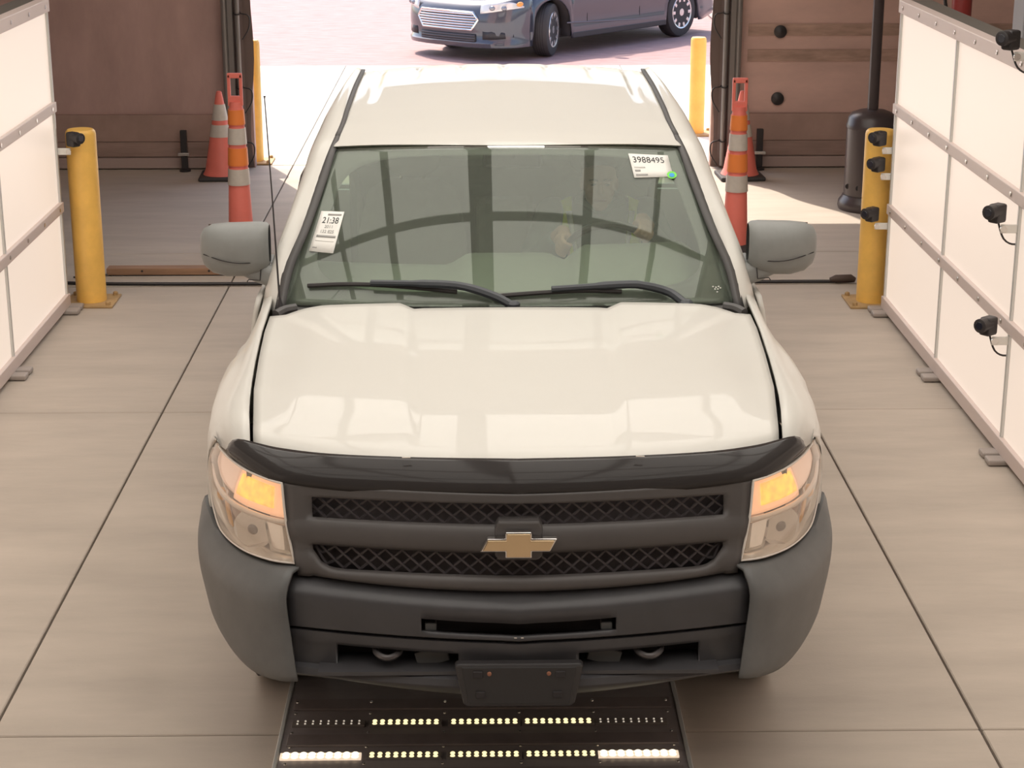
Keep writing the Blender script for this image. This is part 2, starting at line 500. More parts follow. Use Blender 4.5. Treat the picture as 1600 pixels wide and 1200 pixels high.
# ------------------------------------------------------------------ light tunnel: side walls of lit panels
def light_wall(sx, x, seams, label):
    """sx=-1 left, +1 right; panels face the truck"""
    t = empty('light_panel_wall', (x, (seams[0] + seams[-1]) / 2, 0))
    yo = (seams[0] + seams[-1]) / 2
    tag(t, label, 'light wall', 'lit panel walls beside the lane')
    zs = [0.065, 0.655, 1.275, 1.885]
    rng = list(zip(seams[:-1], seams[1:]))
    for (a, b) in rng:
        for k in range(3):
            y0, y1 = min(a, b) + 0.012, max(a, b) - 0.012
            z0, z1 = zs[k] + 0.024, zs[k + 1] - 0.024
            MB().box((sx * 0.012, (y0 + y1) / 2 - yo, (z0 + z1) / 2), (0.02, y1 - y0, z1 - z0)).build('lit_panel', PANEL, t, smooth=False)
    for y in seams:
        MB().box((sx * 0.03, y - yo, 0.975), (0.085, 0.022, 1.82)).build('seam_post', ALU2, t, smooth=False, bevel=0.003)
    ya, yb = min(seams), max(seams)
    for k, z in enumerate(zs):
        h = 0.062 if k in (1, 2) else 0.075
        rl = MB().box((sx * 0.012, (ya + yb) / 2 - yo, z), (0.07, yb - ya + 0.03, h)).build('rail', ALU, t, smooth=False, bevel=0.004)
        if k > 0:
            y = yb - 0.10
            while y > ya:
                MB().lathe([(0.0, -0.004), (0.011, -0.003), (0.013, 0.0)], (0, 0, 0), 10, 'X').build('screw', STEEL, rl).location = (-sx * 0.026, y - yo, z)
                y -= 0.42
    MB().box((sx * 0.11, (ya + yb) / 2 - yo, 1.895), (0.13, yb - ya + 0.04, 0.05)).build('top_channel', OLIVE, t, smooth=False, bevel=0.004)
    MB().box((sx * 0.165, (ya + yb) / 2 - yo, 0.98), (0.02, yb - ya, 1.8)).build('back_board', INWALL, t, smooth=False)
    for y in seams[:-1]:
        for d in (-0.055, 0.055):
            MB().box((-sx * 0.045, y + d - yo - 0.05, 0.018), (0.11, 0.085, 0.028)).build('foot', mat('foot_plastic', (0.36, 0.31, 0.28), 0.6), t, smooth=False, bevel=0.008)
    return t

light_wall(-1, -2.62, [11.34, 9.945, 8.55, 7.16, 5.77, 4.38, 2.99], 'white lit panel wall behind the left bollard, with a single small camera at its end')
light_wall(1, 2.51, [11.20, 9.84, 8.475, 7.11, 5.75, 4.39, 3.03], 'white lit panel wall behind the right bollard, with several small cameras on it')

# overhead light canopy that the windshield mirrors
cz = 4.25
ov = empty('overhead_light_canopy', (0.1, 7.0, cz))
tag(ov, 'overhead canopy of glowing panels mirrored in the truck windshield', 'light canopy')
OX = [-2.75, -1.93, -1.25, -0.21, 0.83, 1.70, 2.55]
OXW = [0.06, 0.05, 0.085, 0.22, 0.10, 0.06, 0.06]
OY = [0.3, 2.7, 4.95, 7.2, 9.45, 11.7]
for i in range(6):
    for j in range(5):
        MB().box(((OX[i] + OX[i + 1]) / 2, (OY[j] + OY[j + 1]) / 2 - 7.0, 0.05), (OX[i + 1] - OX[i] - 0.02, OY[j + 1] - OY[j] - 0.02, 0.03)).build('glow_panel', OVERHEAD, ov, smooth=False)
for x, wd in zip(OX, OXW):
    MB().box((x, (OY[0] + OY[-1]) / 2 - 7.0, 0.0), (wd, OY[-1] - OY[0], 0.06)).build('canopy_beam', BEAM, ov, smooth=False)
for y in OY:
    MB().box((0, y - 7.0, -0.005), (5.3, 0.13, 0.06)).build('canopy_beam', BEAM, ov, smooth=False)
for x in (-2.6, 2.6):
    for y in (0.3, 11.7):
        MB().box((x, y - 7.0, 0.40), (0.04, 0.04, 0.70)).build('hanger', PIPE, ov, smooth=False)

# ------------------------------------------------------------------ bollards
def bollard(name, x, y, h, r, label, plate=0.16, hole=True):
    t = empty(name, (x, y, 0))
    MB().lathe([(r, 0.012), (r, h - 0.03), (r * 0.96, h - 0.012), (r * 0.84, h), (0, h + 0.006)], n=32).build('post', YEL, t)
    if plate:
        MB().box((0, 0, 0.008), (plate * 2, plate * 2, 0.016)).build('base_plate', YELP, t, smooth=False, bevel=0.004)
        for a in (-1, 1):
            for b in (-1, 1):
                MB().lathe([(0.016, 0), (0.016, 0.018), (0.008, 0.024), (0, 0.024)], (a * plate * 0.8, b * plate * 0.8, 0.016), 6).build('bolt', YELP, t)
    tag(t, label, 'bollard', 'yellow bollards')
    return t
bollard('bollard', -2.50, 11.52, 1.11, 0.094, 'yellow steel bollard at the far end of the left light wall')
bollard('bollard', 2.47, 11.43, 1.11, 0.094, 'yellow steel bollard at the far end of the right light wall')
bollard('bollard', -2.03, 16.46, 1.08, 0.075, 'thin yellow bollard half hidden outside the left door jamb')
bollard('bollard', 2.07, 17.9, 0.93, 0.075, 'thin yellow bollard half hidden outside the right door jamb')

# ------------------------------------------------------------------ cones
def channelizer(x, y, label, rz=0, bands=True, slim=1.0):
    t = empty('channelizer_cone', (x, y, 0), rz)
    rr = lambda z: (0.088 - 0.042 * (z - 0.05) / 1.0) * slim
    MB().lathe([(0.20, 0), (0.20, 0.035), (0.17, 0.06), (0.10, 0.075), (0, 0.08)], n=8).build('base', RUBBER, t)
    lv = [(0.05, 0.44, 'o'), (0.44, 0.58, 'w'), (0.58, 0.73, 'a'), (0.73, 0.87, 'w'), (0.87, 1.00, 'a')]
    body = MB()
    prof = [(rr(0.05) + 0.006, 0.05)]
    for a, b, c in lv:
        k = 0.004 if c == 'o' else -0.002
        prof += [(rr(a) + 0.004, a), (rr(b) + 0.004, b - 0.012), (rr(b), b)]
    prof += [(rr(1.0), 1.0), (rr(1.0) * 0.9, 1.04), (0, 1.045)]
    body.lathe(prof, n=28).build('post', ORANGE, t)
    for a, b, c in lv[1:]:
        if bands:
            MB().lathe([(rr(a) + 0.0075, a + 0.012), (rr(b) + 0.0075, b - 0.016)], n=28).build('band', REFL if c == 'w' else AMBERBAND, t, solid=0.003)
    hw = 0.052 * slim
    out = [(-hw, 1.02), (hw, 1.02), (hw, 1.225), (hw - 0.012, 1.24), (-hw + 0.012, 1.24), (-hw, 1.225)]
    hd = MB()
    hd.box((-hw + 0.010, 0, 1.12), (0.022, 0.03, 0.22)); hd.box((hw - 0.010, 0, 1.12), (0.022, 0.03, 0.22))
    hd.box((0, 0, 1.222), (2 * hw, 0.03, 0.036)); hd.box((0, 0, 1.05), (2 * hw, 0.032, 0.06))
    hd.build('handle', ORANGE, t, smooth=False, bevel=0.005)
    tag(t, label, 'traffic cone', 'tall stacked channelizer cones')
    return t
channelizer(-1.742, 13.12, 'tall orange and white channelizer cone standing behind the left mirror')
channelizer(1.778, 12.82, 'tall orange and silver ribbed channelizer cone standing beside the right mirror')

def cone(x, y, label):
    t = empty('traffic_cone', (x, y, 0), 0.05)
    MB().box((0, 0, 0.018), (0.38, 0.38, 0.036)).build('base', RUBBER, t, smooth=False, bevel=0.012)
    r = lambda z: 0.150 - 0.125 * (z - 0.03) / 0.70
    MB().lathe([(0.165, 0.034), (0.155, 0.05), (r(0.08), 0.08), (r(0.70), 0.70), (0.022, 0.735), (0.012, 0.742)], n=28).build('cone_body', ORANGE, t)
    for a, b in ((0.36, 0.46), (0.50, 0.63)):
        MB().lathe([(r(a) + 0.003, a), (r(b) + 0.003, b)], n=28).build('band', REFL, t, solid=0.003)
    tag(t, label, 'traffic cone', 'orange traffic cones by the back wall')
    return t
cone(-2.225, 15.72, 'orange traffic cone with white bands behind the left channelizer, by the brown wall')
cone(2.195, 15.66, 'orange traffic cone behind the right channelizer, by the tan wall')

# ------------------------------------------------------------------ patio heater
ph = empty('patio_heater', (3.03, 14.36, 0))
MB().lathe([(0.0, 0.0), (0.225, 0.0), (0.235, 0.03), (0.228, 0.07), (0.205, 0.10), (0.20, 0.115)], n=40).build('base', BLKM, ph)
hb = MB().lathe([(0.19, 0.11), (0.192, 0.13), (0.192, 0.64), (0.198, 0.645), (0.198, 0.665), (0.192, 0.675), (0.185, 0.72), (0.16, 0.755), (0.10, 0.778), (0.052, 0.785)], n=40).build('tank_housing', BLKM, ph)
for a in (-2.2, -1.2, -2.75):
    MB().lathe([(0.0, 0), (0.02, 0), (0.02, 0.006), (0.0, 0.006)], (0, 0, 0), 14, 'Y').build('vent_hole', VOID, hb).location = (0.191 * math.cos(a), 0.191 * math.sin(a), 0.19 if a < -1.5 else 0.5)
MB().lathe([(0.042, 0.78), (0.042, 1.95)], n=24).build('pole', BLKM, ph)
MB().lathe([(0.042, 1.90), (0.11, 1.95), (0.11, 2.15), (0.08, 2.19), (0.0, 2.2)], n=24).build('burner', BLKM, ph)
MB().lathe([(0.40, 2.22), (0.38, 2.235), (0.10, 2.32), (0, 2.33)], n=32).build('heat_shield', BLKM, ph, solid=0.004)
tag(ph, 'black patio heater with tall pole by the tan wall on the right', 'patio heater')

# black hold-down posts by the cones
for x, lab in ((-2.59, 'short black strap post against the brown wall at left'), (2.41, 'short black strap post beside the right-hand traffic cone')):
    t = empty('strap_post', (x, 16.02, 0))
    MB().box((0, 0, 0.19), (0.055, 0.045, 0.34)).build('strap', BLKP, t, smooth=False, bevel=0.006)
    MB().box((0, -0.03, 0.155), (0.10, 0.03, 0.028)).build('buckle', STEEL, t, smooth=False, bevel=0.004)
    MB().lathe([(0.05, 0), (0.05, 0.02), (0.03, 0.03), (0, 0.03)], n=14).build('foot', BLKP, t)
    tag(t, lab, 'strap post')

# plank, floor cable and cable with a plug
pk = MB().box((0, 0, 0.03), (0.98, 0.10, 0.045)).build('wooden_plank', WOOD, smooth=False, bevel=0.004)
pk.location = (-2.05, 12.26, 0.0)
for v in (-0.25, 0.2):
    MB().lathe([(0.008, 0), (0.008, 0.004), (0, 0.004)], (0, 0, 0), 8, 'Y').build('nail_hole', VOID, pk).location = (v, -0.052, 0.035)
MB().box((0, 0.0, 0.004), (0.9, 0.09, 0.008)).build('felt_strip', BLKP, pk, smooth=False)
tag(pk, 'wooden plank lying on the floor beside the left yellow bollard', 'plank')
cb = MB().tube(spl([(-2.9, 12.0, 0.012), (-2.4, 11.955, 0.012), (-1.4, 11.945, 0.012), (0.2, 11.95, 0.012), (1.4, 11.95, 0.012), (2.33, 11.95, 0.012)], 50), 0.011, 8).build('floor_cable', BLKP)
pg = MB().tube([(2.30, 11.95, 0.022), (2.34, 11.95, 0.028), (2.44, 11.955, 0.030), (2.47, 11.955, 0.02)], [0.014, 0.028, 0.028, 0.015], 12).build('plug', mat('plug_brown', (0.07, 0.045, 0.035), 0.6), cb)
tag(cb, 'thin black cable laid across the floor with a plug by the right bollard', 'cable')
c2 = MB().tube(spl([(-2.75, 12.15, 0.01), (-2.65, 12.16, 0.012), (-2.53, 12.20, 0.015)], 12), 0.006, 6).build('thin_wire', BLKP)
tag(c2, 'thin black wire running from the plank to behind the left bollard', 'wire')

# ------------------------------------------------------------------ inspection cameras on white brackets
def small_cam(loc, sx, yaw, label, cable=True):
    t = empty('inspection_camera', loc)
    MB().box((sx * 0.05, 0, 0), (0.10, 0.012, 0.042)).build('bracket', WHITEP, t, smooth=False, bevel=0.004)
    bz = 0.075
    b = MB().box((-sx * 0.02, 0, bz), (0.075, 0.06, 0.09), rz=yaw).build('camera_body', BLKP, t, smooth=False, bevel=0.012)
    d = Vector((math.cos(yaw) * -sx, -sx * math.sin(yaw), 0)) if False else Vector((-sx * 0.75, -0.66, 0))
    c0 = Vector((-sx * 0.02, 0, bz + 0.012))
    ln = MB().tube([c0, c0 + d * 0.075, c0 + d * 0.078], [0.032, 0.034, 0.028], 16).build('lens_hood', BLKP, t)
    MB().tube([c0 + d * 0.0785, c0 + d * 0.080], [0.02, 0.018], 12).build('lens_glass', mat('lens_dark', (0.02, 0.02, 0.03), 0.05), ln)
    MB().tube([(sx * 0.012, 0.0, 0.0), (sx * 0.012, -0.012, 0.0)], 0.016, 12).build('pivot_bolt', STEEL, t)
    if cable:
        MB().tube(spl([(-sx * 0.01, 0.03, 0.04), (sx * 0.02, 0.0, -0.05), (sx * 0.09, 0.03, -0.08), (sx * 0.13, 0.05, -0.03)], 14), 0.005, 6).build('cable', BLKP, t)
    tag(t, label, 'camera', 'small black inspection cameras')
    return t
small_cam((2.44, 11.215, 1.015), 1, 0.7, 'small black camera topmost of the three at the far end of the right light wall', False)
small_cam((2.44, 11.215, 0.855), 1, 0.7, 'small black camera second from top at the far end of the right light wall', False)
small_cam((2.42, 11.215, 0.545), 1, 0.7, 'small black camera lowest of the three over the right bollard', False)
small_cam((2.42, 8.475, 1.13), 1, 0.7, 'small black camera with looped cable on the upper half of the right light wall')
small_cam((2.42, 8.475, 0.585), 1, 0.7, 'small black camera on the lower half of the right light wall')
small_cam((2.42, 8.475, 1.93), 1, 0.7, 'small black camera on the top channel of the right light wall, cut by the frame')
small_cam((-2.53, 11.35, 1.00), -1, -0.7, 'small black camera at the end of the left light wall', False)

# ------------------------------------------------------------------ things behind the right light wall
ex = empty('fire_extinguisher', (3.55, 13.9, 0))
MB().lathe([(0.0, 1.44), (0.068, 1.44), (0.073, 1.46), (0.073, 1.66), (0.06, 1.72), (0.025, 1.75), (0.025, 1.79), (0, 1.79)], n=24).build('cylinder', RED, ex)
MB().box((0, 0, 1.81), (0.05, 0.16, 0.03)).build('handle', BLKP, ex, smooth=False, bevel=0.006)
MB().tube(spl([(0, -0.03, 1.78), (-0.10, -0.05, 1.80), (-0.14, -0.05, 1.68), (-0.10, -0.04, 1.52)], 16), 0.014, 8).build('hose', BLKP, ex)
MB().box((0, 0.0, 0.72), (0.05, 0.05, 1.44)).build('stand_pole', BLKM, ex, smooth=False)
MB().lathe([(0.16, 0), (0.16, 0.02), (0, 0.025)], n=24).build('stand_base', BLKM, ex)
tag(ex, 'red fire extinguisher behind the top edge of the right light wall', 'extinguisher')
eb = empty('electrical_box', (3.74, 12.55, 0))
MB().box((0, 0, 1.75), (0.30, 0.26, 0.62)).build('enclosure', BOXG, eb, smooth=False, bevel=0.01)
MB().box((0, -0.135, 1.75), (0.27, 0.012, 0.58)).build('door', BOXG, eb, smooth=False, bevel=0.004)
wl2 = MB().box((-0.02, -0.143, 1.66), (0.065, 0.003, 0.13)).build('warning_label', LABELW, eb, smooth=False)
MB().box((-0.02, -0.146, 1.70), (0.060, 0.002, 0.04)).build('warning_stripe', LORANGE, wl2, smooth=False)
MB().box((0, 0.05, 0.72), (0.06, 0.06, 1.44)).build('support_post', BLKM, eb, smooth=False)
MB().box((0, 0.05, 0.01), (0.24, 0.24, 0.02)).build('post_foot', BLKM, eb, smooth=False)
tag(eb, 'grey electrical box with an orange and white label behind the right light wall', 'electrical box')

# ------------------------------------------------------------------ LED light mat under the bumper
lm = empty('led_light_mat', (-0.01, 5.3, 0))
LY = 5.3
MB().box((0.0, 0.35, 0.009), (1.345, 2.3, 0.018)).build('base_sheet', MATBLK, lm, smooth=False, bevel=0.002)
for s in (-1, 1):
    MB().box((s * 0.680, 0.35, 0.012), (0.014, 2.3, 0.024)).build('edge_rail', ALU2, lm, smooth=False, bevel=0.003)
for y in (5.86, 5.60, 5.37, 5.14, 4.9):
    MB().box((0, y - LY, 0.022), (1.31, 0.075, 0.008)).build('cross_bar', mat('bar_black', (0.20, 0.168, 0.162), 0.35, noise=0.15, scale=10), lm, smooth=False, bevel=0.002)
rows = [(5.72, [(-0.644, 'off'), (-0.381, 'on'), (-0.112, 'on'), (0.140, 'on'), (0.390, 'off')]),
        (5.49, [(-0.662, 'hi'), (-0.378, 'on'), (-0.112, 'on'), (0.140, 'on'), (0.386, 'hi')]),
        (5.26, [(-0.662, 'on'), (-0.378, 'on'), (-0.112, 'on'), (0.140, 'on'), (0.390, 'on')])]
for y, segs in rows:
    for x0, st in segs:
        wd = 0.236 if st != 'hi' else 0.256
        sp = MB().box((x0 + wd / 2, y - LY, 0.021), (wd + 0.012, 0.040, 0.010)).build('light_strip', LEDGLOW if st == 'hi' else MATSTRIP, lm, smooth=False, bevel=0.002)
        b = MB()
        for k in range(9):
            for q in (-1, 1):
                r = {'on': 0.0085, 'hi': 0.0125, 'off': 0.0035}[st]
                b.lathe([(r, 0.0), (r * 0.8, 0.003), (0, 0.004)], (x0 + wd * (k + 0.5) / 9, y - LY + q * 0.0095, 0.026), 10)
        b.build('led_pair_row', {'on': LEDON, 'hi': LEDHI, 'off': LEDOFF}[st], sp, stuff=True)
b = MB()
for y in (5.87, 5.80, 5.66, 5.56, 5.43, 5.33):
    for k in range(6):
        x = -0.645 + k * 0.257
        b.lathe([(0.006, 0.0), (0.005, 0.003), (0, 0.004)], (x, y - LY, 0.026 if y in (5.87, 5.43) else 0.018), 8)
b.build('mat_screws', STEEL, lm, stuff=True)
tag(lm, 'black floor mat with rows of glowing LED strips under the front bumper', 'light mat')

# ------------------------------------------------------------------ pickup truck
TO = (0, 7.0, 0)                     # truck meshes are written with y = distance into the building
TR = empty('pickup_truck', (0.10, 7.0, 0))
tag(TR, 'white pickup truck with dark grille and bug shield driving out of the inspection lane', 'pickup truck')
def tb(b, name, m, parent=None, **k):
    return b.build(name, m, TR if parent is None else parent, off=TO, **k)

def base(a):
    """plan curve of the nose: distance of the front face at lateral offset a"""
    a = abs(a); u = min(max((a - .72) / .28, 0), 1)
    return 5.08 + .10 * (min(a, .72) / .72) ** 1.6 + .22 * u + .40 * (1 - math.sqrt(max(0, 1 - u * u)))

# ---- hood
HY = [5.15, 5.22, 5.40, 5.50, 5.81, 6.16, 6.45, 6.70]
HW = [0.795, 0.80, 0.809, 0.820, 0.853, 0.875, 0.888, 0.888]
HC = [1.135, 1.160, 1.186, 1.196, 1.215, 1.232, 1.243, 1.250]
HE = [1.110, 1.125, 1.150, 1.165, 1.190, 1.200, 1.210, 1.220]
def hood_pt(u, v):
    a = abs(u)
    yf = 5.185 + 0.215 * a ** 2.6
    # rear edge: raised outer panels reach further back, a notch at the crease
    xr = a * 0.888
    yr = lerp(xr, [0, 0.33, 0.355, 0.385, 0.41, 0.75, 0.79, 0.83, 0.888], [6.630, 6.630, 6.615, 6.635, 6.665, 6.682, 6.675, 6.632, 6.630])
    y = yf + (yr - yf) * v
    wv = lerp(y, HY, HW)
    zc, ze = lerp(y, HY, HC), lerp(y, HY, HE)
    z = zc - (zc - ze) * a ** 2.6
    # raised shoulders either side of a flat centre
    k = lerp(v, [0, 0.12, 0.3, 1], [0, 0.3, 0.8, 1])
    xa = a * wv
    c0 = lerp(v, [0, 1], [0.30, 0.37])
    z += 0.012 * k / (1 + math.exp(-(xa - c0) / 0.010)) * (1 - lerp(xa, [0.70, 0.80], [0, 1]))
    z -= 0.030 * max(0, 1 - v / 0.05) ** 2
    return (u * wv, y, z)
us = np.unique(np.round(np.concatenate([np.linspace(-1, 1, 61), [s * q for s in (-1, 1) for q in (0.36, 0.38, 0.40, 0.42, 0.44, 0.46, 0.86, 0.9, 0.94)]]), 4))
vsn = np.concatenate([np.linspace(0, 0.12, 8)[:-1], np.linspace(0.12, 1, 34)])
tb(MB().grid([[hood_pt(u, v) for u in us] for v in vsn]), 'hood', PAINT, solid=0.012, soff=-1, ang=50)
# ---- engine bay under the hood gaps
tb(MB().box((0, 5.95, 0.80), (1.64, 1.30, 0.60)), 'engine_bay', VOID, smooth=False)

# ---- fenders
def fender(mir):
    S = []
    front = [(.812, 5.355, 1.150), (.850, 5.365, 1.138), (.882, 5.405, 1.116), (.912, 5.458, 1.112), (.937, 5.520, 1.112), (.968, 5.585, 1.04), (.975, 5.60, .95), (.972, 5.60, .885), (.985, 5.64, .86)]
    S.append(spl(front, 22))
    def sec(y, xc, zc, sh, wd, zb):
        # xc,zc hood cut; sh=(x,z) shoulder; wd=(x,z) widest; zb bottom
        return spl([(xc, y, zc), ((xc + sh[0]) / 2, y, (zc + sh[1]) / 2 + .008), (sh[0], y, sh[1]), (wd[0] - .010, y, (wd[1] + sh[1]) / 2 + .012), (wd[0], y, wd[1]), (wd[0] + .003, y, (wd[1] + zb) / 2), (wd[0] - .005, y, zb)], 22)
    arch = lambda y: .40 + math.sqrt(max(0.0, .50 ** 2 - (y - 6.24) ** 2)) if abs(y - 6.24) < .5 else 0.42
    for y, xc, zc, sh, wd in ((5.60, .843, 1.175, (.915, 1.155), (.975, .98)), (5.72, .855, 1.182, (.925, 1.160), (.990, 1.00)),
                              (5.90, .868, 1.190, (.935, 1.160), (1.000, 1.04)), (6.10, .880, 1.196, (.938, 1.160), (1.005, 1.06)),
                              (6.30, .889, 1.202, (.940, 1.165), (1.003, 1.06)), (6.45, .895, 1.208, (.940, 1.170), (.990, 1.06)),
                              (6.60, .896, 1.215, (.936, 1.180), (.968, 1.06)), (6.75, .897, 1.222, (.935, 1.190), (.962, 1.04)), (6.92, .905, 1.225, (.938, 1.195), (.965, 1.02))):
        S.append(sec(y, xc, zc, sh, wd, {5.60: .82, 5.72: .68}.get(y, max(arch(y), .42))))
    b = MB().grid([list(map(tuple, r)) for r in S], flip=True)
    o = tb(b, 'fender', PAINT, mirx=mir, solid=0.010, soff=-1, ang=60)
    # arch lip / inner liner
    pts = [(.96, 6.24 + .50 * math.cos(a), .40 + .50 * math.sin(a)) for a in np.linspace(math.pi * 0.02, math.pi * 0.98, 20)]
    pin = [(.62, p[1], p[2]) for p in pts]
    tb(MB().grid([pts, pin]), 'wheel_arch_liner', VOID, mirx=mir, solid=0.01)
    return o
fender(False); fender(True)

# ---- grille surround with two openings
ZB = lambda x: .792 + .030 * (abs(x) / .68) ** 3
LB = lambda x: .842 + (.055 * (1 - math.sqrt(max(0, 1 - ((abs(x) - .53) / .075) ** 2))) if abs(x) > .53 else 0)
LT = lambda x: .908 + .004 * abs(x)
UB = lambda x: .997 - .003 * abs(x)
UT = lambda x: 1.062 - .006 * abs(x)
ZT = lambda x: 1.090 + .008 * abs(x)
def edge(z):     # outer edge of the grille follows the lamp's inner edge
    return lerp(z, [.78, .848, .98, 1.10], [.655, .663, .690, .694])
def gy(x, z, off=0.0):
    return base(x) + .10 * (z - .95) + off
END = .612
us = list(np.linspace(0, END, 26)) + [END + .5 * (1 - END) * 0 + k for k in (.02, .045, .07)]
rowsf = []
bands = [(ZB, LB, 6, True), (LB, LT, 3, False), (LT, UB, 8, True), (UB, UT, 3, False), (UT, ZT, 4, True)]
zr = []        # (function list) rows
for bi, (f0, f1, n, solid) in enumerate(bands):
    for k in range(n):
        zr.append((f0, f1, k / n, bi))
zr.append((bands[-1][0], bands[-1][1], 1.0, 4))
def grow(xs):
    rows = []
    for (f0, f1, t, bi) in zr:
        row = []
        for x in xs:
            a = min(abs(x), END)
            z = f0(a) * (1 - t) + f1(a) * t
            xe = x
            if abs(x) > END:
                e = edge(z); xe = math.copysign(END + (abs(x) - END) / .07 * (e - END), x)
            off = -.016 * math.sin(math.pi * t) ** 0.6 if bi in (0, 2) else (-.006 if bi == 4 else 0)
            if abs(x) > END: off = min(off, -.008) if abs(x) > END + .01 else off
            rows_pt = (xe, gy(xe, z, off), z)
            row.append(rows_pt)
        rows.append(row)
    return rows
xsf = [-u for u in us[::-1]][:-1] + us
rows = grow(xsf)
nx = len(xsf)
def skipg(i, j):
    bi = zr[j][3]
    xm = abs(xsf[i] + xsf[i + 1]) / 2
    return bi in (1, 3) and xm < END
GR = tb(MB().grid(rows, skip=skipg), 'grille', GRILLE, solid=0.035, soff=-1, ang=45)
def lattice(name, fb, ft, pitch, end):
    b = MB()
    x = -end - .2
    while x < end + .2:
        for sgn in (1, -1):
            # strand from bottom to top, leaning by +-pitch*k
            n = 6
            span = .075
            prev = None
            for k in range(n + 1):
                t = k / n
                xx = x + sgn * span * (t - .5) * 1.35
                if abs(xx) > end: prev = None; continue
                z = fb(xx) * (1 - t) + ft(xx) * t
                p = (xx, gy(xx, z, .030 + (.003 if sgn > 0 else 0)), z)
                if prev is not None: b.bar(prev, p, .006, .007, up=(0, -1, 0))
                prev = p
        x += pitch
    return tb(b, name, MESH, GR, smooth=False)
lattice('upper_grille_mesh', lambda x: UB(x) - .01, lambda x: UT(x) + .01, .0505, .625)
lattice('lower_grille_mesh', lambda x: LB(min(abs(x), .605)) - .01, lambda x: LT(x) + .01, .0505, .625)
rb = [[(x, gy(x, z, .085), z) for x in np.linspace(-.66, .66, 24)] for z in (.80, .95, 1.09)]
tb(MB().grid(rb), 'radiator_screen', RADI, GR, solid=0.01)
# ---- emblem: dark plinth and gold bow tie
eb_ = MB().prism([(-.070, 0.992), (-.060, 1.012), (.060, 1.012), (.070, .992), (.070, .905), (.058, .890), (-.058, .890), (-.070, .905)], 5.066, 5.12)
PL = tb(eb_, 'emblem_plinth', GRILLE, GR, smooth=False, bevel=0.006)
bow = [(-.114, 0.930), (-.093, 0.970), (-.040, 0.970), (-.040, 0.990), (.038, 0.990), (.038, 0.970), (.112, 0.970), (.091, 0.930), (.038, 0.930), (.038, 0.910), (-.040, 0.910), (-.040, 0.930)]
tb(MB().prism(bow, 5.036, 5.06), 'emblem_border', CHROME, GR, smooth=False, bevel=0.003)
cx, czz = -0.001, .928
ins = [(-.106, 0.934), (-.091, 0.966), (-.036, 0.966), (-.036, 0.986), (.034, 0.986), (.034, 0.966), (.104, 0.966), (.089, 0.934), (.034, 0.934), (.034, 0.914), (-.036, 0.914), (-.036, 0.934)]
tb(MB().prism(ins, 5.031, 5.045), 'emblem_face', GOLD, GR, smooth=False, bevel=0.002)

# ---- bug shield over the hood's leading edge
bt = [(0, 5.088, 1.087), (.216, 5.103, 1.084), (.482, 5.140, 1.081), (.699, 5.183, 1.095), (.785, 5.252, 1.098), (.845, 5.335, 1.099), (.884, 5.402, 1.104)]
tp = [(0, 5.170, 1.172), (.30, 5.190, 1.171), (.56, 5.232, 1.169), (.715, 5.29, 1.168), (.80, 5.335, 1.172), (.848, 5.370, 1.170), (.880, 5.402, 1.150), (.893, 5.425, 1.116)]
B_, T_ = spl(bt, 34), spl(tp, 34)
rws = []
for k in range(9):
    t = k / 8
    row = []
    for i in range(34):
        p = B_[i] * (1 - t) + T_[i] * t
        bl = .022 * math.sin(math.pi * t ** 0.8)
        p = p + np.array([0.25 * bl * (i / 33), -bl * .75, bl * .65])
        row.append(tuple(p))
    rws.append([(-x, y, z) for x, y, z in row[::-1]][:-1] + row)
SH = tb(MB().grid(rws), 'bug_shield', SMOKE, solid=0.004, soff=-1, ang=80)
for sx_ in (-.33, .36):
    MB().box((sx_, 5.1635 - 7, 1.1795), (.025, .006, .002)).build('chip_mark', REFL, SH, smooth=False)

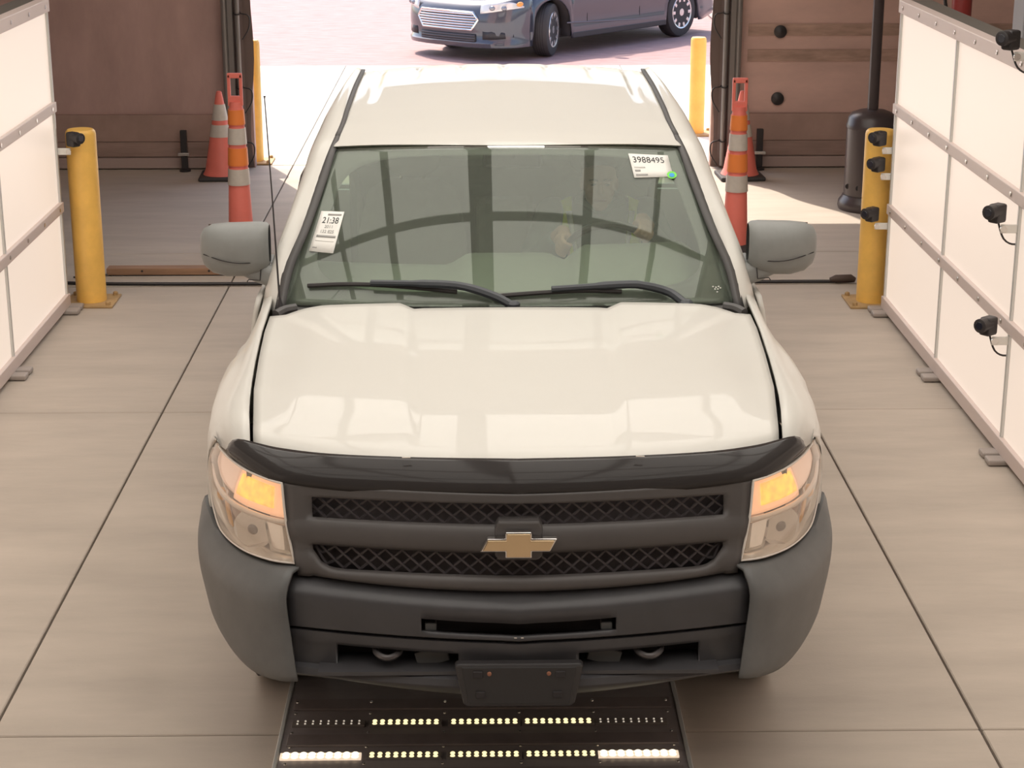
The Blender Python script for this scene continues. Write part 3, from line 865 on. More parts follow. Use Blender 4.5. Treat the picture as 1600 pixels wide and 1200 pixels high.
# ---- headlights
def headlight(mir):
    t = empty('headlight'); t.parent = TR
    top = [(.699, 5.183, 1.094), (.752, 5.222, 1.096), (.826, 5.308, 1.096), (.895, 5.424, 1.100), (.937, 5.515, 1.110)]
    bot = [(.668, 5.155, .850), (.740, 5.182, .850), (.842, 5.300, .838), (.925, 5.455, .838), (.962, 5.555, .880)]
    inn = [(.668, 5.155, .850), (.690, 5.170, .98), (.699, 5.183, 1.094)]
    out = [(.962, 5.555, .880), (.975, 5.590, .95), (.970, 5.580, 1.03), (.937, 5.515, 1.110)]
    NU, NV = 25, 19
    G = coons(bot, top, inn, out, NU, NV)
    nrm = np.zeros_like(G)
    for j in range(NV):
        for i in range(NU):
            du = G[j, min(i + 1, NU - 1)] - G[j, max(i - 1, 0)]
            dv = G[min(j + 1, NV - 1), i] - G[max(j - 1, 0), i]
            n = np.cross(du, dv); nrm[j, i] = n / (np.linalg.norm(n) + 1e-9)
    if nrm[NV // 2, NU // 2][1] > 0: nrm = -nrm       # outward is towards -y
    def S(u, v, off):
        x, y = u * (NU - 1), v * (NV - 1)
        i, j = min(int(x), NU - 2), min(int(y), NV - 2); a, b = x - i, y - j
        f = lambda A: A[j, i] * (1 - a) * (1 - b) + A[j, i + 1] * a * (1 - b) + A[j + 1, i] * (1 - a) * b + A[j + 1, i + 1] * a * b
        bul = .022 * math.sin(math.pi * min(max(u, 0), 1)) * math.sin(math.pi * min(max(v, 0), 1))
        return tuple(f(G) + f(nrm) * (off + bul))
    def patch(u0, u1, v0, v1, off, n=14, m=10, vf=None):
        return MB().grid([[S(u0 + (u1 - u0) * i / (n - 1), (v0 + (v1 - v0) * j / (m - 1)), off if not callable(off) else off(i / (n - 1), j / (m - 1))) for i in range(n)] for j in range(m)])
    kw = dict(mirx=mir)
    tb(patch(0, 1, 0, 1, .004, NU, NV), 'lens', LENS, t, ang=80, **kw)
    # housing: rim walls and a back bowl
    rim = [S(u, 0, 0) for u in np.linspace(0, 1, 16)] + [S(1, v, 0) for v in np.linspace(0, 1, 12)][1:] + [S(u, 1, 0) for u in np.linspace(1, 0, 16)][1:] + [S(0, v, 0) for v in np.linspace(1, 0, 12)][1:-1]
    cen = np.mean(np.array(rim), 0)
    back = [tuple(np.array(p) * .93 + cen * .07 + np.array([-.035, .060, 0])) for p in rim]
    tb(MB().grid([rim, back], closeu=True), 'housing', LAMPGREY, t, solid=0.004, soff=1, **kw)
    bk = coons(np.array(bot) + [-.035, .062, .008], np.array(top) + [-.035, .062, -.008], np.array(inn) + [-.028, .062, 0], np.array(out) + [-.040, .055, 0], 12, 10)
    tb(MB().grid([list(map(tuple, r)) for r in bk]), 'back_reflector', PEACH, t, solid=0.004, ang=80, **kw)
    # clear rim line round the lens
    r1_ = [S(u, 1, .003) for u in np.linspace(.92, 0, 20)] + [S(0, v, .003) for v in np.linspace(1, 0, 14)][1:] + [S(u, 0, .003) for u in np.linspace(0, 1, 20)][1:] + [S(1, v, .003) for v in np.linspace(0, .86, 12)][1:]
    tb(MB().tube(r1_, .0038, 6), 'lens_rim', mat('lens_rim_clear', (.70, .64, .58), .25), t, **kw)
    # white divider bar across the lamp
    tb(MB().grid([[S(u, .50 + .02 * u + dv, -.006) for u in np.linspace(.01, .99, 24)] for dv in (-.028, .030)]), 'divider_bar', mat('lamp_bar_white', (.80, .70, .60), .3), t, solid=0.008, **kw)
    # turn signal: amber block in the upper inner half, glowing
    tb(patch(.02, .52, .535, .985, -.022), 'turn_signal', LAMPAMB2, t, solid=0.006, ang=80, **kw)
    tb(patch(.10, .46, .64, .91, -.012), 'turn_signal_bulb_area', LAMPAMB, t, solid=0.006, ang=80, **kw)
    tb(patch(.54, .98, .58, .95, -.024), 'upper_side_reflector', SIDEGLOW, t, solid=0.005, ang=80, **kw)  # reflector made emissive: glow it catches from the lit lamp
    # main beam bowl and bulb, lower inner half
    c = np.array(S(.36, .27, -.040))
    n_ = Vector((0.30, -.93, -.05)).normalized()
    Mq = n_.to_track_quat('Z', 'Y').to_matrix()
    bw = tb(MB().lathe([(.0, -.030), (.03, -.028), (.050, -.014), (.060, .006), (.062, .014)], tuple(c), 24, M=Mq), 'beam_bowl', CHROME, t, solid=0.003, **kw)
    tb(MB().lathe([(.020, -.02), (.020, .012), (.012, .020), (0, .021)], tuple(c), 14, M=Mq), 'bulb_shield', mat('bulb_dark', (.16, .14, .13), .25, metal=.5), t, **kw)
    tb(patch(.04, .22, .06, .44, -.034, 6, 8), 'inner_reflector', LAMPMIR, t, solid=0.005, ang=80, **kw)
    # side marker: amber strip and small bulb
    tb(patch(.62, .69, .14, .47, -.022, 6, 8), 'marker_strip', mat('marker_amber', (.85, .42, .06), .35), t, solid=0.005, ang=80, **kw)
    q = S(.82, .36, -.026)
    tb(MB().ellipsoid(q, (.016, .016, .022)), 'marker_bulb', mat('marker_amber', (.85, .42, .06), .35), t, **kw)
    tb(patch(.72, .97, .12, .47, -.036, 8, 8), 'lower_side_reflector', LAMPMIR, t, solid=0.005, ang=80, **kw)
    return t
headlight(False); headlight(True)

# ---- bumper centre with slot
def bumper_rows(levels, xs, slot=None):
    pass
def by(x, off=0.0):
    a = abs(x)
    return 5.025 + .095 * (a / .68) ** 1.5 - .006 * max(0, 1 - a / .06) + off
xs = list(np.linspace(-.700, -.295, 12)) + list(np.linspace(-.29, .29, 25)) + list(np.linspace(.295, .700, 12))
ztop = lambda x: .800 + .030 * (abs(x) / .67) ** 2
zcr = lambda x: .752 + .022 * (abs(x) / .67) ** 2
zb_ = lambda x: .645 + .010 * (abs(x) / .67) ** 2
st = lambda x: .708 + .006 * (abs(x) / .3) ** 2
sb = lambda x: .664 + .006 * (abs(x) / .3) ** 2
lev = [(lambda x: ztop(x) - .02, .13), (ztop, .095), (lambda x: (ztop(x) * 1 + zcr(x) * 2) / 3, .022), (lambda x: zcr(x) + .006, .004), (lambda x: zcr(x) - .008, -.002), (st, -.001), (sb, .002), (lambda x: zb_(x) + .006, .004), (zb_, .012), (lambda x: zb_(x) - .004, .05)]
rws = [[(x, by(x, o), f(x)) for x in xs] for f, o in lev]
BC = tb(MB().grid(rws, skip=lambda i, j: j == 5 and abs((xs[i] + xs[i + 1]) / 2) < .29), 'bumper_bar', DARKBAR, solid=0.012, soff=1, ang=38)
tb(MB().box((0, 5.115, .69), (.66, .02, .08)), 'bumper_slot_back', VOID, BC, smooth=False)
for s in (-1, 1):
    tb(MB().box((s * .262, 5.085, .676), (.035, .03, .025)), 'slot_bracket', DARKPL, BC, smooth=False, bevel=.004)
    tb(MB().box((s * .01, 5.0225, .662), (.008, .004, .003)), 'scratch', REFL, BC, smooth=False)

# ---- lower valance with two openings
xs = list(np.linspace(-.695, -.552, 6)) + list(np.linspace(-.545, -.180, 18)) + list(np.linspace(-.17, .17, 12)) + list(np.linspace(.180, .545, 18)) + list(np.linspace(.552, .695, 6))
f = lambda c, e: (lambda x: c + e * (abs(x) / .66) ** 2)
lev = [(f(.640, .010), .040), (f(.636, .010), .012), (f(.610, .008), .010), (f(.596, .012), .016), (f(.530, .006), .018), (f(.520, .010), -.004), (f(.500, .012), -.010), (f(.490, .014), -.004), (f(.455, .040), .030), (f(.450, .040), .07)]
rws = [[(x, by(x, o), g(x)) for x in xs] for g, o in lev]
VA = tb(MB().grid(rws, skip=lambda i, j: j == 3 and .18 < abs((xs[i] + xs[i + 1]) / 2) < .548), 'valance', DARKBAR, solid=0.012, soff=1, ang=38)
tb(MB().box((0, 5.20, .56), (1.24, .02, .16)), 'valance_back', VOID, VA, smooth=False)
tb(MB().box((0, 5.13, .535), (1.20, .16, .012)), 'valance_shelf', DARKBAR, VA, smooth=False)
for s in (-1, 1):
    hk = MB().tube(spl([(s * .428, 5.16, .590), (s * .428, 5.10, .582), (s * .393, 5.072, .576), (s * .358, 5.10, .582), (s * .358, 5.16, .590)], 20), .010, 8)
    tb(hk, 'tow_hook', mat('hook_steel', (.11, .10, .10), .35, metal=.5), VA)
    tb(MB().box((s * .26, 5.12, .56), (.10, .02, .05), rot=Matrix.Rotation(s * .25, 3, 'Y')), 'air_dam', DARKPL, VA, smooth=False, bevel=.004)

# ---- licence plate bracket
pl = MB().prism([(-.186, .590), (.186, .590), (.190, .582), (.166, .462), (.155, .452), (-.155, .452), (-.166, .462), (-.190, .582)], 4.992, 5.03)
PB = tb(pl, 'plate_bracket', mat('bracket_black', (.035, .032, .033), .42, noise=.08, scale=15), smooth=False, bevel=.007)
tb(MB().prism([(-.170, .582), (.170, .582), (.151, .462), (-.151, .462)], 4.9895, 4.995), 'bracket_face', mat('bracket_face_black', (.028, .026, .027), .5), PB, smooth=False, bevel=.003)
for s in (-1, 1):
    for z in (.560, .494):
        k = tb(MB().box((s * (.122 if z > .5 else .114), 4.988, z), (.028, .008, .020)), 'slot_hole', VOID, PB, smooth=False, bevel=.002)
    tb(MB().lathe([(.007, 0), (.006, -.004), (0, -.005)], (s * .088, 4.989, .562), 10, 'Y'), 'screw', RUST, PB)

# ---- bumper end caps
def cap(mir):
    top = [(.672, 5.110, .832), (.742, 5.148, .826), (.850, 5.272, .814), (.938, 5.432, .814), (.985, 5.560, .848), (1.004, 5.66, .866)]
    bot = [(.662, 5.075, .505), (.714, 5.092, .500), (.80, 5.168, .495), (.885, 5.30, .512), (.950, 5.45, .545), (.980, 5.60, .590)]
    inn = [(.662, 5.075, .505), (.676, 5.096, .65), (.684, 5.100, .76), (.672, 5.110, .832)]
    out = [(.980, 5.60, .590), (1.010, 5.655, .72), (1.012, 5.665, .80), (1.004, 5.66, .868)]
    G = coons(bot, top, inn, out, 26, 20)
    rows = []
    for j in range(20):
        v = j / 19
        r = []
        for i in range(26):
            u = i / 25
            p = G[j, i].copy()
            du = G[j, min(i + 1, 25)] - G[j, max(i - 1, 0)]
            n = np.array([-du[1], du[0], 0]); n /= np.linalg.norm(n) + 1e-9
            n = -n if n[1] > 0 and u < .5 else n
            n = np.array([abs(n[0]), -abs(n[1]), 0])
            k = lerp(v, [0, .08, .45, .78, .90, 1], [0, .012, .022, .026, .016, -.012]) * lerp(u, [0, .12, .8, 1], [.5, 1, .8, .1])
            r.append(tuple(p + n * k))
        rows.append(r)
    t2 = [tuple(np.array(p) + np.array([-.03, .05, .004])) for p in rows[-1]]
    o = tb(MB().grid(rows + [t2]), 'bumper_end_cap', DARKPL, mirx=mir, solid=0.010, soff=1, ang=50)
    tb(MB().lathe([(.006, 0), (.006, -.003), (0, -.003)], (.80, 5.168, .745), 10, 'Y'), 'rivet', VOID, o, mirx=mir)
cap(False); cap(True)

# ---- wheels
def wheel(x, y, name='wheel'):
    t = empty(name); t.parent = TR
    s = 1 if x > 0 else -1
    c = (x, y, .385)
    prof = [(.24, -.125), (.33, -.128), (.372, -.112), (.385, -.085), (.385, .085), (.372, .112), (.33, .128), (.24, .125)]
    tb(MB().lathe(prof, c, 40, 'X'), 'tyre', RUBBER, t)
    tr = MB()
    for k in range(48):
        a = 2 * math.pi * k / 48
        for xo in (-.07, 0, .07):
            p = Vector((x + xo, y + .386 * math.cos(a), .385 + .386 * math.sin(a)))
            tr.box(p, (.055, .034, .010), rot=Matrix.Rotation(a - math.pi / 2, 3, 'X'))
    tb(tr, 'tread_blocks', RUBBER, t, smooth=False, stuff=True)
    tb(MB().lathe([(.0, s * .06), (.07, s * .075), (.10, s * .05), (.20, s * .06), (.238, s * .12), (.245, s * .12), (.24, -s * .10), (0, -s * .10)], c, 32, 'X'), 'rim', mat('steel_rim', (.35, .34, .33), .4, metal=.6), t)
for x in (-.815, .815):
    wheel(x, 6.24); wheel(x, 9.78)
tb(MB().box((0, 7.9, .52), (1.1, 5.2, .16)).box((0, 6.24, .40), (1.4, .12, .12)).box((0, 9.78, .40), (1.4, .14, .14)), 'chassis', VOID, smooth=False)

# ---- cab: A-pillars and roof rails as one continuous strip a side
INN = [(.890, 6.80, 1.180), (.864, 6.95, 1.318), (.811, 7.10, 1.437), (.746, 7.35, 1.617), (.718, 7.48, 1.690), (.695, 7.75, 1.738), (.690, 8.00, 1.768), (.688, 8.50, 1.790), (.684, 9.02, 1.796)]
OUT = [(.950, 6.98, 1.180), (.905, 7.04, 1.345), (.862, 7.16, 1.462), (.818, 7.42, 1.600), (.802, 7.56, 1.662), (.786, 7.80, 1.703), (.764, 8.08, 1.750), (.738, 8.55, 1.782), (.712, 9.02, 1.790)]
def rail(mir):
    I, O = spl(INN, 40), spl(OUT, 40)
    rows = [list(map(tuple, I + np.array([-.006, .03, -.03])))]
    for t in (0, .25, .5, .75, 1):
        rows.append([tuple(I[k] * (1 - t) + O[k] * t + np.array([.006, -.002, .016]) * math.sin(math.pi * t)) for k in range(40)])
    rows.append([tuple(O[k] + np.array([-.012, .03, -.045])) for k in range(40)])
    tb(MB().grid(rows), 'pillar_and_roof_rail', PAINT, mirx=mir, solid=.008, soff=-1, ang=70)
    tb(MB().tube([tuple(I[k] * .30 + O[k] * .70 + np.array([.007, -.004, .016])) for k in range(3, 38)], .0028, 5), 'door_frame_seam', VOID, mirx=mir)
    # dark channel between roof skin and rail
    D = [list(map(tuple, I + np.array([dx, 0.004, dz]))) for dx, dz in ((-.018, .003), (.001, .003))]
    D = [r[16:] for r in D]
    tb(MB().grid(D), 'roof_channel', TRIM, mirx=mir, solid=.008, soff=-1)
    # windshield side moulding, dark
    tpr = np.interp(np.arange(20), [0, 11, 17], [1, 1, .45])[:, None]
    Dm = [list(map(tuple, I[:20] + np.array([dx, dy, dz]) * tpr)) for dx, dy, dz in ((-.034, .0, .003), (-.018, -.003, .006), (.000, .004, .003))]
    tb(MB().grid(Dm), 'windshield_moulding', TRIM, mirx=mir, solid=.006, soff=-1)
    # side glass from the rail down to the belt line
    bel = spl([(.955, 7.02, 1.200), (.962, 7.6, 1.215), (.962, 8.3, 1.22), (.955, 9.02, 1.22)], 30)
    upp = spl([tuple(np.array(p) + np.array([-.016, .03, -.05])) for p in OUT[1:]], 30)
    tb(MB().grid([list(map(tuple, bel)), list(map(tuple, (bel + upp) / 2 + np.array([.012, 0, 0]))), list(map(tuple, upp))]), 'side_window', SIDEGLASS, mirx=mir, solid=.004)
    # B and C posts
    for ya in (8.15, 8.95):
        pl_ = [(.957, ya, 1.215), (.90, ya, 1.45), (lerp(ya, [7.5, 9.02], [.79, .70]), ya, lerp(ya, [7.5, 9.0], [1.66, 1.75]))]
        p2 = [(x, y + .11, z) for x, y, z in pl_]
        tb(MB().grid([pl_, p2]), 'window_post', TRIM, mirx=mir, solid=.02)
    # doors
    def side(ys, name, m):
        rr = []
        for y in ys:
            rr.append(list(map(tuple, spl([(.955, y, 1.205), (.978, y, 1.10), (.985, y, .95), (.985, y, .75), (.96, y, .55), (.92, y, .44)], 14))))
        return tb(MB().grid(rr, flip=True), name, m, mirx=mir, solid=.02, soff=-1, ang=60)
    d = side(np.linspace(6.935, 8.16, 8), 'door', PAINT)
    hdl = tb(MB().box((.995, 8.0, 1.02), (.03, .20, .035)), 'door_handle', BLKP, d, smooth=False, bevel=.008, mirx=mir)
    side(np.linspace(8.17, 9.04, 6), 'rear_quarter', PAINT)
rail(False); rail(True)

# ---- roof skin with pressed ribs
def roof_pt(u, v):
    y = 7.365 + .105 * u * u + (9.02 - 7.365 - .105 * u * u) * v
    hw = lerp(y, [7.36, 7.48, 7.75, 8.0, 8.5, 9.02], [.712, .704, .684, .677, .675, .670])
    zc = lerp(y, [7.36, 7.42, 7.52, 7.7, 8.0, 8.45, 8.83, 9.02], [1.722, 1.734, 1.748, 1.764, 1.786, 1.820, 1.839, 1.832])
    ze = lerp(y, [7.36, 7.48, 7.75, 8.0, 8.5, 8.85, 9.02], [1.690, 1.702, 1.743, 1.769, 1.792, 1.797, 1.793])
    x = u * hw
    z = zc - (zc - ze) * abs(u) ** 2.4
    for c in (-.585, -.41, -.205, 0, .205, .41, .585):
        d = abs(x - c)
        fade = lerp(y, [8.1, 8.6, 8.9, 9.0], [0, 1, 1, .3]) if abs(c) > .5 else lerp(y, [8.55, 8.72, 8.93, 9.0], [0, 1, 1, .3])
        if d < .034: z -= .014 * fade * (0.5 + .5 * math.cos(math.pi * d / .034))
    return (x, y, z)
uu = np.linspace(-1, 1, 181); vv = np.linspace(0, 1, 60)
rws = [[roof_pt(u, v) for u in uu] for v in vv]
rws.append([(x, y + .025, z - .03) for x, y, z in rws[-1]])
lip = [(x, y + .016, z - .010) for x, y, z in rws[0]]
tb(MB().grid([lip] + rws), 'roof', PAINT, solid=.008, soff=-1, ang=60)
rl = [[(x * .99, y, z - .035) for x, y, z in r[::6]] for r in rws[2:-1:4]]
tb(MB().grid(rl), 'headliner', LINER, solid=.006)

# ---- cowl, windshield, wipers
cw = []
for t in np.linspace(0, 1, 5):
    cw.append([(x, 6.60 + .04 * (1 if abs(x) > .4 else 0) + t * (.17 + .16 * (x / .885) ** 2), lerp(t, [0, .3, .6, 1], [1.175, 1.205, 1.206, 1.222]) - .02 * (x / .885) ** 2) for x in np.linspace(-.888, .888, 41)])
CW = tb(MB().grid(cw), 'cowl', TRIM, solid=.008, soff=-1)
for x in (-.30, .33):
    tb(MB().box((x, 6.665, 1.216), (.065, .06, .02)), 'cowl_nozzle', mat('cowl_grey', (.13, .125, .12), .5), CW, smooth=False, bevel=.005)
tb(MB().box((.05, 6.69, 1.205), (.9, .07, .012)), 'cowl_vent', VOID, CW, smooth=False)
for s in (-1, 1):
    tb(MB().tube(spl([(s * .87, 6.66, 1.215), (s * .84, 6.70, 1.222), (s * .80, 6.72, 1.225)], 8), .018, 8), 'hood_corner_seal', TRIM, CW)
def ws(u, v, off=0.0):
    a = lerp(v, [0, .25, .6, 1], [.868, .830, .765, .698])
    x = u * a
    y = 6.72 + .64 * v + (.155 - .045 * v) * abs(u) ** 2.3
    z = 1.228 + .492 * v - .030 * abs(u) ** 2.3
    k = .026 * 4 * v * (1 - v) + off
    return (x, y - .60 * k, z + .80 * k)
WS = tb(MB().grid([[ws(u, v) for u in np.linspace(-1, 1, 49)] for v in np.linspace(0, 1, 31)]), 'windshield', WSGLASS, solid=.004, ang=80)
# painted black border on the inside, rounded inner corners
def ring(n=160):
    rows = [[], [], [], [], []]
    for k in range(n):
        th = 2 * math.pi * k / n
        c, s = math.cos(th), math.sin(th)
        m = 1 / max(abs(c), abs(s))
        ou, ov_ = c * m, s * m
        p = 5.0
        q = (abs(c) ** p + abs(s) ** p) ** (-1 / p)
        iu, iv = c * q, s * q
        iu *= .905
        iv = iv * .88
        iv = iv * (.95 if s < 0 else 1.0)
        for r in range(5):
            t = r / 4
            uu_, v_ = ou * (1 - t) + iu * t, ov_ * (1 - t) + iv * t
            rows[r].append(ws(uu_, (v_ + 1) / 2, -.006))
    return rows
rg = ring()
tb(MB().grid(rg, closeu=True), 'glass_border', FRIT, WS, solid=.001)
dots = MB()
for (dx, dz) in ((0, 0), (.012, .004), (-.012, .004), (.006, -.010), (-.006, -.010), (0, -.026), (.018, -.004)):
    p = ws(.925 + dx * 1.1, .085 + dz, .004)
    dots.box(p, (.006, .004, .004))
tb(dots, 'glass_mark_dots', LABELW, WS, smooth=False)

def on_ws(x, z, off):
    """point on the glass at lateral x and height z"""
    v = (z - 1.228) / .492
    for _ in range(12):
        a = lerp(v, [0, .25, .6, 1], [.868, .830, .765, .698]); u = x / a
        p = ws(u, v, off); v += (z - p[2]) / .6
    return ws(u, v, off)
def wiper(pivot, pts, blade, name='wiper'):
    t = empty(name); t.parent = TR
    P = [pivot] + [on_ws(x, z, o) for x, z, o in pts]
    b = MB()
    S_ = spl(P, 18)
    for a, c in zip(S_[:-1], S_[1:]):
        pass
    b.tube(S_, [.017] * 6 + [.016] * 6 + [.012] * 6, 8)
    tb(b, 'arm', WIPER, t)
    tb(MB().lathe([(.024, -.02), (.024, .012), (.015, .02), (0, .02)], pivot, 14), 'pivot_cap', WIPER, t)
    B = [on_ws(x, z, o) for x, z, o in blade]
    tb(MB().tube(spl(B, 20), .009, 6), 'blade', RUBBER, t)
wiper((.012, 6.69, 1.235), [(-.06, 1.268, .03), (-.19, 1.300, .035), (-.35, 1.304, .035), (-.525, 1.298, .03)], [(-.770, 1.268, .012), (-.62, 1.284, .014), (-.45, 1.288, .014), (-.20, 1.275, .012)])
wiper((.66, 6.715, 1.232), [(.60, 1.262, .03), (.50, 1.290, .035), (.42, 1.296, .035), (.155, 1.288, .03)], [(-.06, 1.262, .012), (.10, 1.272, .014), (.28, 1.276, .014), (.42, 1.268, .012)])

# ---- antenna
tb(MB().tube([(-.862, 6.74, 1.225), (-.864, 6.745, 1.26), (-.880, 6.78, 1.62), (-.900, 6.83, 1.990), (-.900, 6.83, 2.000)], [.012, .004, .0028, .0022, .005], 8), 'antenna', BLKP)

# ---- mirrors
def mirror(mir):
    t = empty('side_mirror'); t.parent = TR
    # cap: rounded box by superellipse sections from inner to outer
    rows = []
    for k, (x, hz, hy, zc) in enumerate([(.925, .075, .05, 1.400), (.935, .088, .075, 1.395), (.965, .098, .090, 1.388), (1.02, .104, .095, 1.380), (1.09, .104, .090, 1.378), (1.145, .094, .080, 1.382), (1.178, .072, .060, 1.388), (1.190, .045, .035, 1.392), (1.193, .010, .010, 1.393)]):
        r = []
        for q in range(28):
            a = 2 * math.pi * q / 28
            c, s = math.cos(a), math.sin(a)
            m = (abs(c) ** 2.5 + abs(s) ** 2.5) ** (-1 / 2.5)
            yy = hy * c * m
            if c > 0: yy *= .7            # flat rear where the glass sits
            r.append((x, 7.03 + yy + .03 * (x - .93), zc + hz * s * m))
        rows.append(r)
    o = tb(MB().grid(rows, closeu=True), 'mirror_cap', MIRRORP, t, mirx=mir, ang=60)
    tb(MB().grid([[(.94 + .23 * i / 6, 7.03 + .070 + .002 * i, 1.31 + .15 * j / 4) for i in range(7)] for j in range(5)]), 'mirror_glass', CHROME, t, mirx=mir, solid=.004)
    # arm
    rows = []
    for (x, zc, hz, hy) in ((.885, 1.265, .042, .055), (.93, 1.280, .044, .055), (.985, 1.295, .040, .050), (1.05, 1.318, .028, .045), (1.10, 1.335, .02, .04)):
        r = []
        for q in range(20):
            a = 2 * math.pi * q / 20
            c, s = math.cos(a), math.sin(a)
            m = (abs(c) ** 4 + abs(s) ** 4) ** (-1 / 4)
            r.append((x, 7.03 + hy * c * m, zc + hz * s * m))
        rows.append(r)
    b = MB().grid(rows, closeu=True)
    tb(b, 'mirror_arm', MIRRORP, t, mirx=mir, ang=50)
    # seams of the arm cover and cap
    tb(MB().tube([(.955, 6.974, 1.325), (.962, 6.974, 1.268), (1.005, 6.974, 1.272), (1.012, 6.978, 1.262)], .0022, 5), 'arm_seam', VOID, t, mirx=mir)
    tb(MB().tube(spl([(.945, 6.962, 1.345), (1.03, 6.935, 1.345), (1.10, 6.940, 1.355), (1.175, 6.975, 1.372)], 14), .0022, 5), 'cap_seam', VOID, t, mirx=mir)
    # patch where the arm meets the door corner
    tb(MB().box((.925, 7.10, 1.27), (.05, .16, .11)), 'mirror_base', MIRRORP, t, smooth=False, bevel=.012, mirx=mir)
mirror(False); mirror(True)

# ---- cab rear wall, rear window, bed
tb(MB().box((0, 9.02, .86), (1.84, .04, .72)), 'cab_rear_wall', PAINT, smooth=False)
rw = MB()
rw.grid([[(x, 9.03, 1.22), (x * .80, 9.02, 1.75)] for x in np.linspace(-.86, .86, 12)])
tb(rw, 'rear_window', SIDEGLASS, solid=.004)
for s in (False, True):
    rr = [list(map(tuple, spl([(.90, y, 1.26), (.965, y, 1.26), (.985, y, 1.15), (.99, y, .9), (.975, y, .68), (.95, y, .58)], 14))) for y in np.linspace(9.08, 11.0, 8)]
    tb(MB().grid(rr, flip=True), 'bed_side', PAINT, mirx=s, solid=.02, soff=-1)
tb(MB().box((0, 10.04, .78), (1.80, 1.9, .03)), 'bed_floor', TRIM, smooth=False)
tb(MB().box((0, 9.10, 1.0), (1.80, .03, .46)), 'bed_front', PAINT, smooth=False)
tb(MB().box((0, 10.99, .95), (1.78, .05, .58)), 'tailgate', PAINT, smooth=False, bevel=.01)

# ---- interior
ds = []
def dash_z(x, t):
    z = 1.235 + .02 * t
    z += .062 * t * (lerp(x, [.22, .30, .70, .78], [0, 1, 1, 0]))
    z += .050 * t * (lerp(x, [-.24, -.16, .16, .22], [0, 1, 1, .35]))
    return z
for t in np.linspace(0, 1, 12):
    ds.append([(x, 6.83 + .10 * (x / .85) ** 2 + .44 * t, dash_z(x, max(0, (t - .15) / .85) ** 0.8) - .035 * (1 - t)) for x in np.linspace(-.84, .84, 61)])
for dy, dz in ((.03, -.015), (.05, -.06), (.04, -.20), (.02, -.40)):
    ds.append([(x, y + dy, z + dz) for x, y, z in ds[11]])
IN = empty('interior'); IN.parent = TR
tb(MB().grid(ds), 'dashboard', DASH, IN, solid=.01, soff=-1, ang=60)
def torus(c, Rr_, r, M, n=40, m=8):
    rows = []
    for i in range(n):
        a = 2 * math.pi * i / n
        rows.append([tuple(Vector(c) + M @ Vector(((Rr_ + r * math.cos(b)) * math.cos(a), (Rr_ + r * math.cos(b)) * math.sin(a), r * math.sin(b)))) for b in np.linspace(0, 2 * math.pi, m, endpoint=False)])
    rows.append(rows[0])
    return MB().grid(rows, closeu=True)
SWC = Vector((.415, 7.46, 1.235)); SWM = Matrix.Rotation(R(118), 3, 'X')
SW = tb(torus(SWC, .185, .016, SWM), 'steering_wheel', BLKP, IN)
tb(MB().ellipsoid(SWC + SWM @ Vector((0, 0, -.02)), (.07, .06, .025), M=SWM), 'wheel_hub', BLKP, SW)
for a in (0, math.pi, -math.pi / 2):
    tb(MB().bar(SWC + SWM @ Vector((.05 * math.cos(a), .05 * math.sin(a), -.015)), SWC + SWM @ Vector((.18 * math.cos(a), .18 * math.sin(a), 0)), .035, .012), 'wheel_spoke', BLKP, SW, smooth=False)
for x, nm in ((.415, 'driver_seat'), (-.415, 'passenger_seat')):
    t = empty('seat'); t.parent = IN
    def sq(rows):
        return rows
    rr = []
    for z, y, hw, hd in ((.78, 7.98, .24, .07), (.95, 8.02, .25, .08), (1.20, 8.10, .24, .08), (1.38, 8.16, .20, .06), (1.43, 8.18, .12, .04), (1.435, 8.18, .01, .01)):
        r = []
        for q in range(20):
            a = 2 * math.pi * q / 20; c, s = math.cos(a), math.sin(a); m = (abs(c) ** 4 + abs(s) ** 4) ** -.25
            r.append((x + hw * c * m, y + hd * s * m, z))
        rr.append(r)
    tb(MB().grid(rr, closeu=True), 'seat_back', SEATM, t, ang=60)
    tb(MB().box((x, 7.76, .75), (.50, .50, .16)), 'seat_cushion', SEATM, t, smooth=True, bevel=.05, seg=4)
    tb(MB().ellipsoid((x, 8.19, 1.52), (.13, .055, .085)), 'headrest', SEATM, t)
    tb(MB().tube([(x - .05, 8.18, 1.40), (x - .05, 8.18, 1.50)], .007).tube([(x + .05, 8.18, 1.40), (x + .05, 8.18, 1.50)], .007), 'headrest_post', STEEL, t)
tb(MB().box((0, 8.0, .58), (1.8, 2.0, .04)), 'cab_floor', SEATM, IN, smooth=False)
tb(MB().box((0, 8.93, 1.10), (1.5, .10, .60)), 'rear_seat_back', SEATM, IN, smooth=False, bevel=.04)
tb(MB().box((0, 8.06, 1.07), (.26, .16, .60)), 'centre_seat_back', SEATM, IN, smooth=False, bevel=.04)
rm = tb(MB().box((.02, 7.42, 1.655), (.24, .03, .065)), 'rear_view_mirror', BLKP, IN, smooth=False, bevel=.014)
tb(MB().tube([(.02, 7.42, 1.66), (.02, 7.38, 1.705)], .01), 'mirror_stem', BLKP, rm)
for s in (False, True):
    # pale pillar trim inside the glass and door card
    I = spl(INN[:6], 20)
    tb(MB().grid([list(map(tuple, I + np.array([-.075, .05, -.005]))), list(map(tuple, I + np.array([-.012, .06, -.03])))]), 'pillar_trim', LINER, IN, mirx=s, solid=.01)
    tb(MB().box((.915, 7.9, .95), (.03, 2.0, .52)), 'door_card', LINER, IN, smooth=False, mirx=s)
    tb(MB().tube(spl([(.80, 8.22, 1.58), (.66, 8.16, 1.42), (.64, 8.10, 1.0)], 14), .02, 6), 'seat_belt', SEATM, IN, mirx=s)

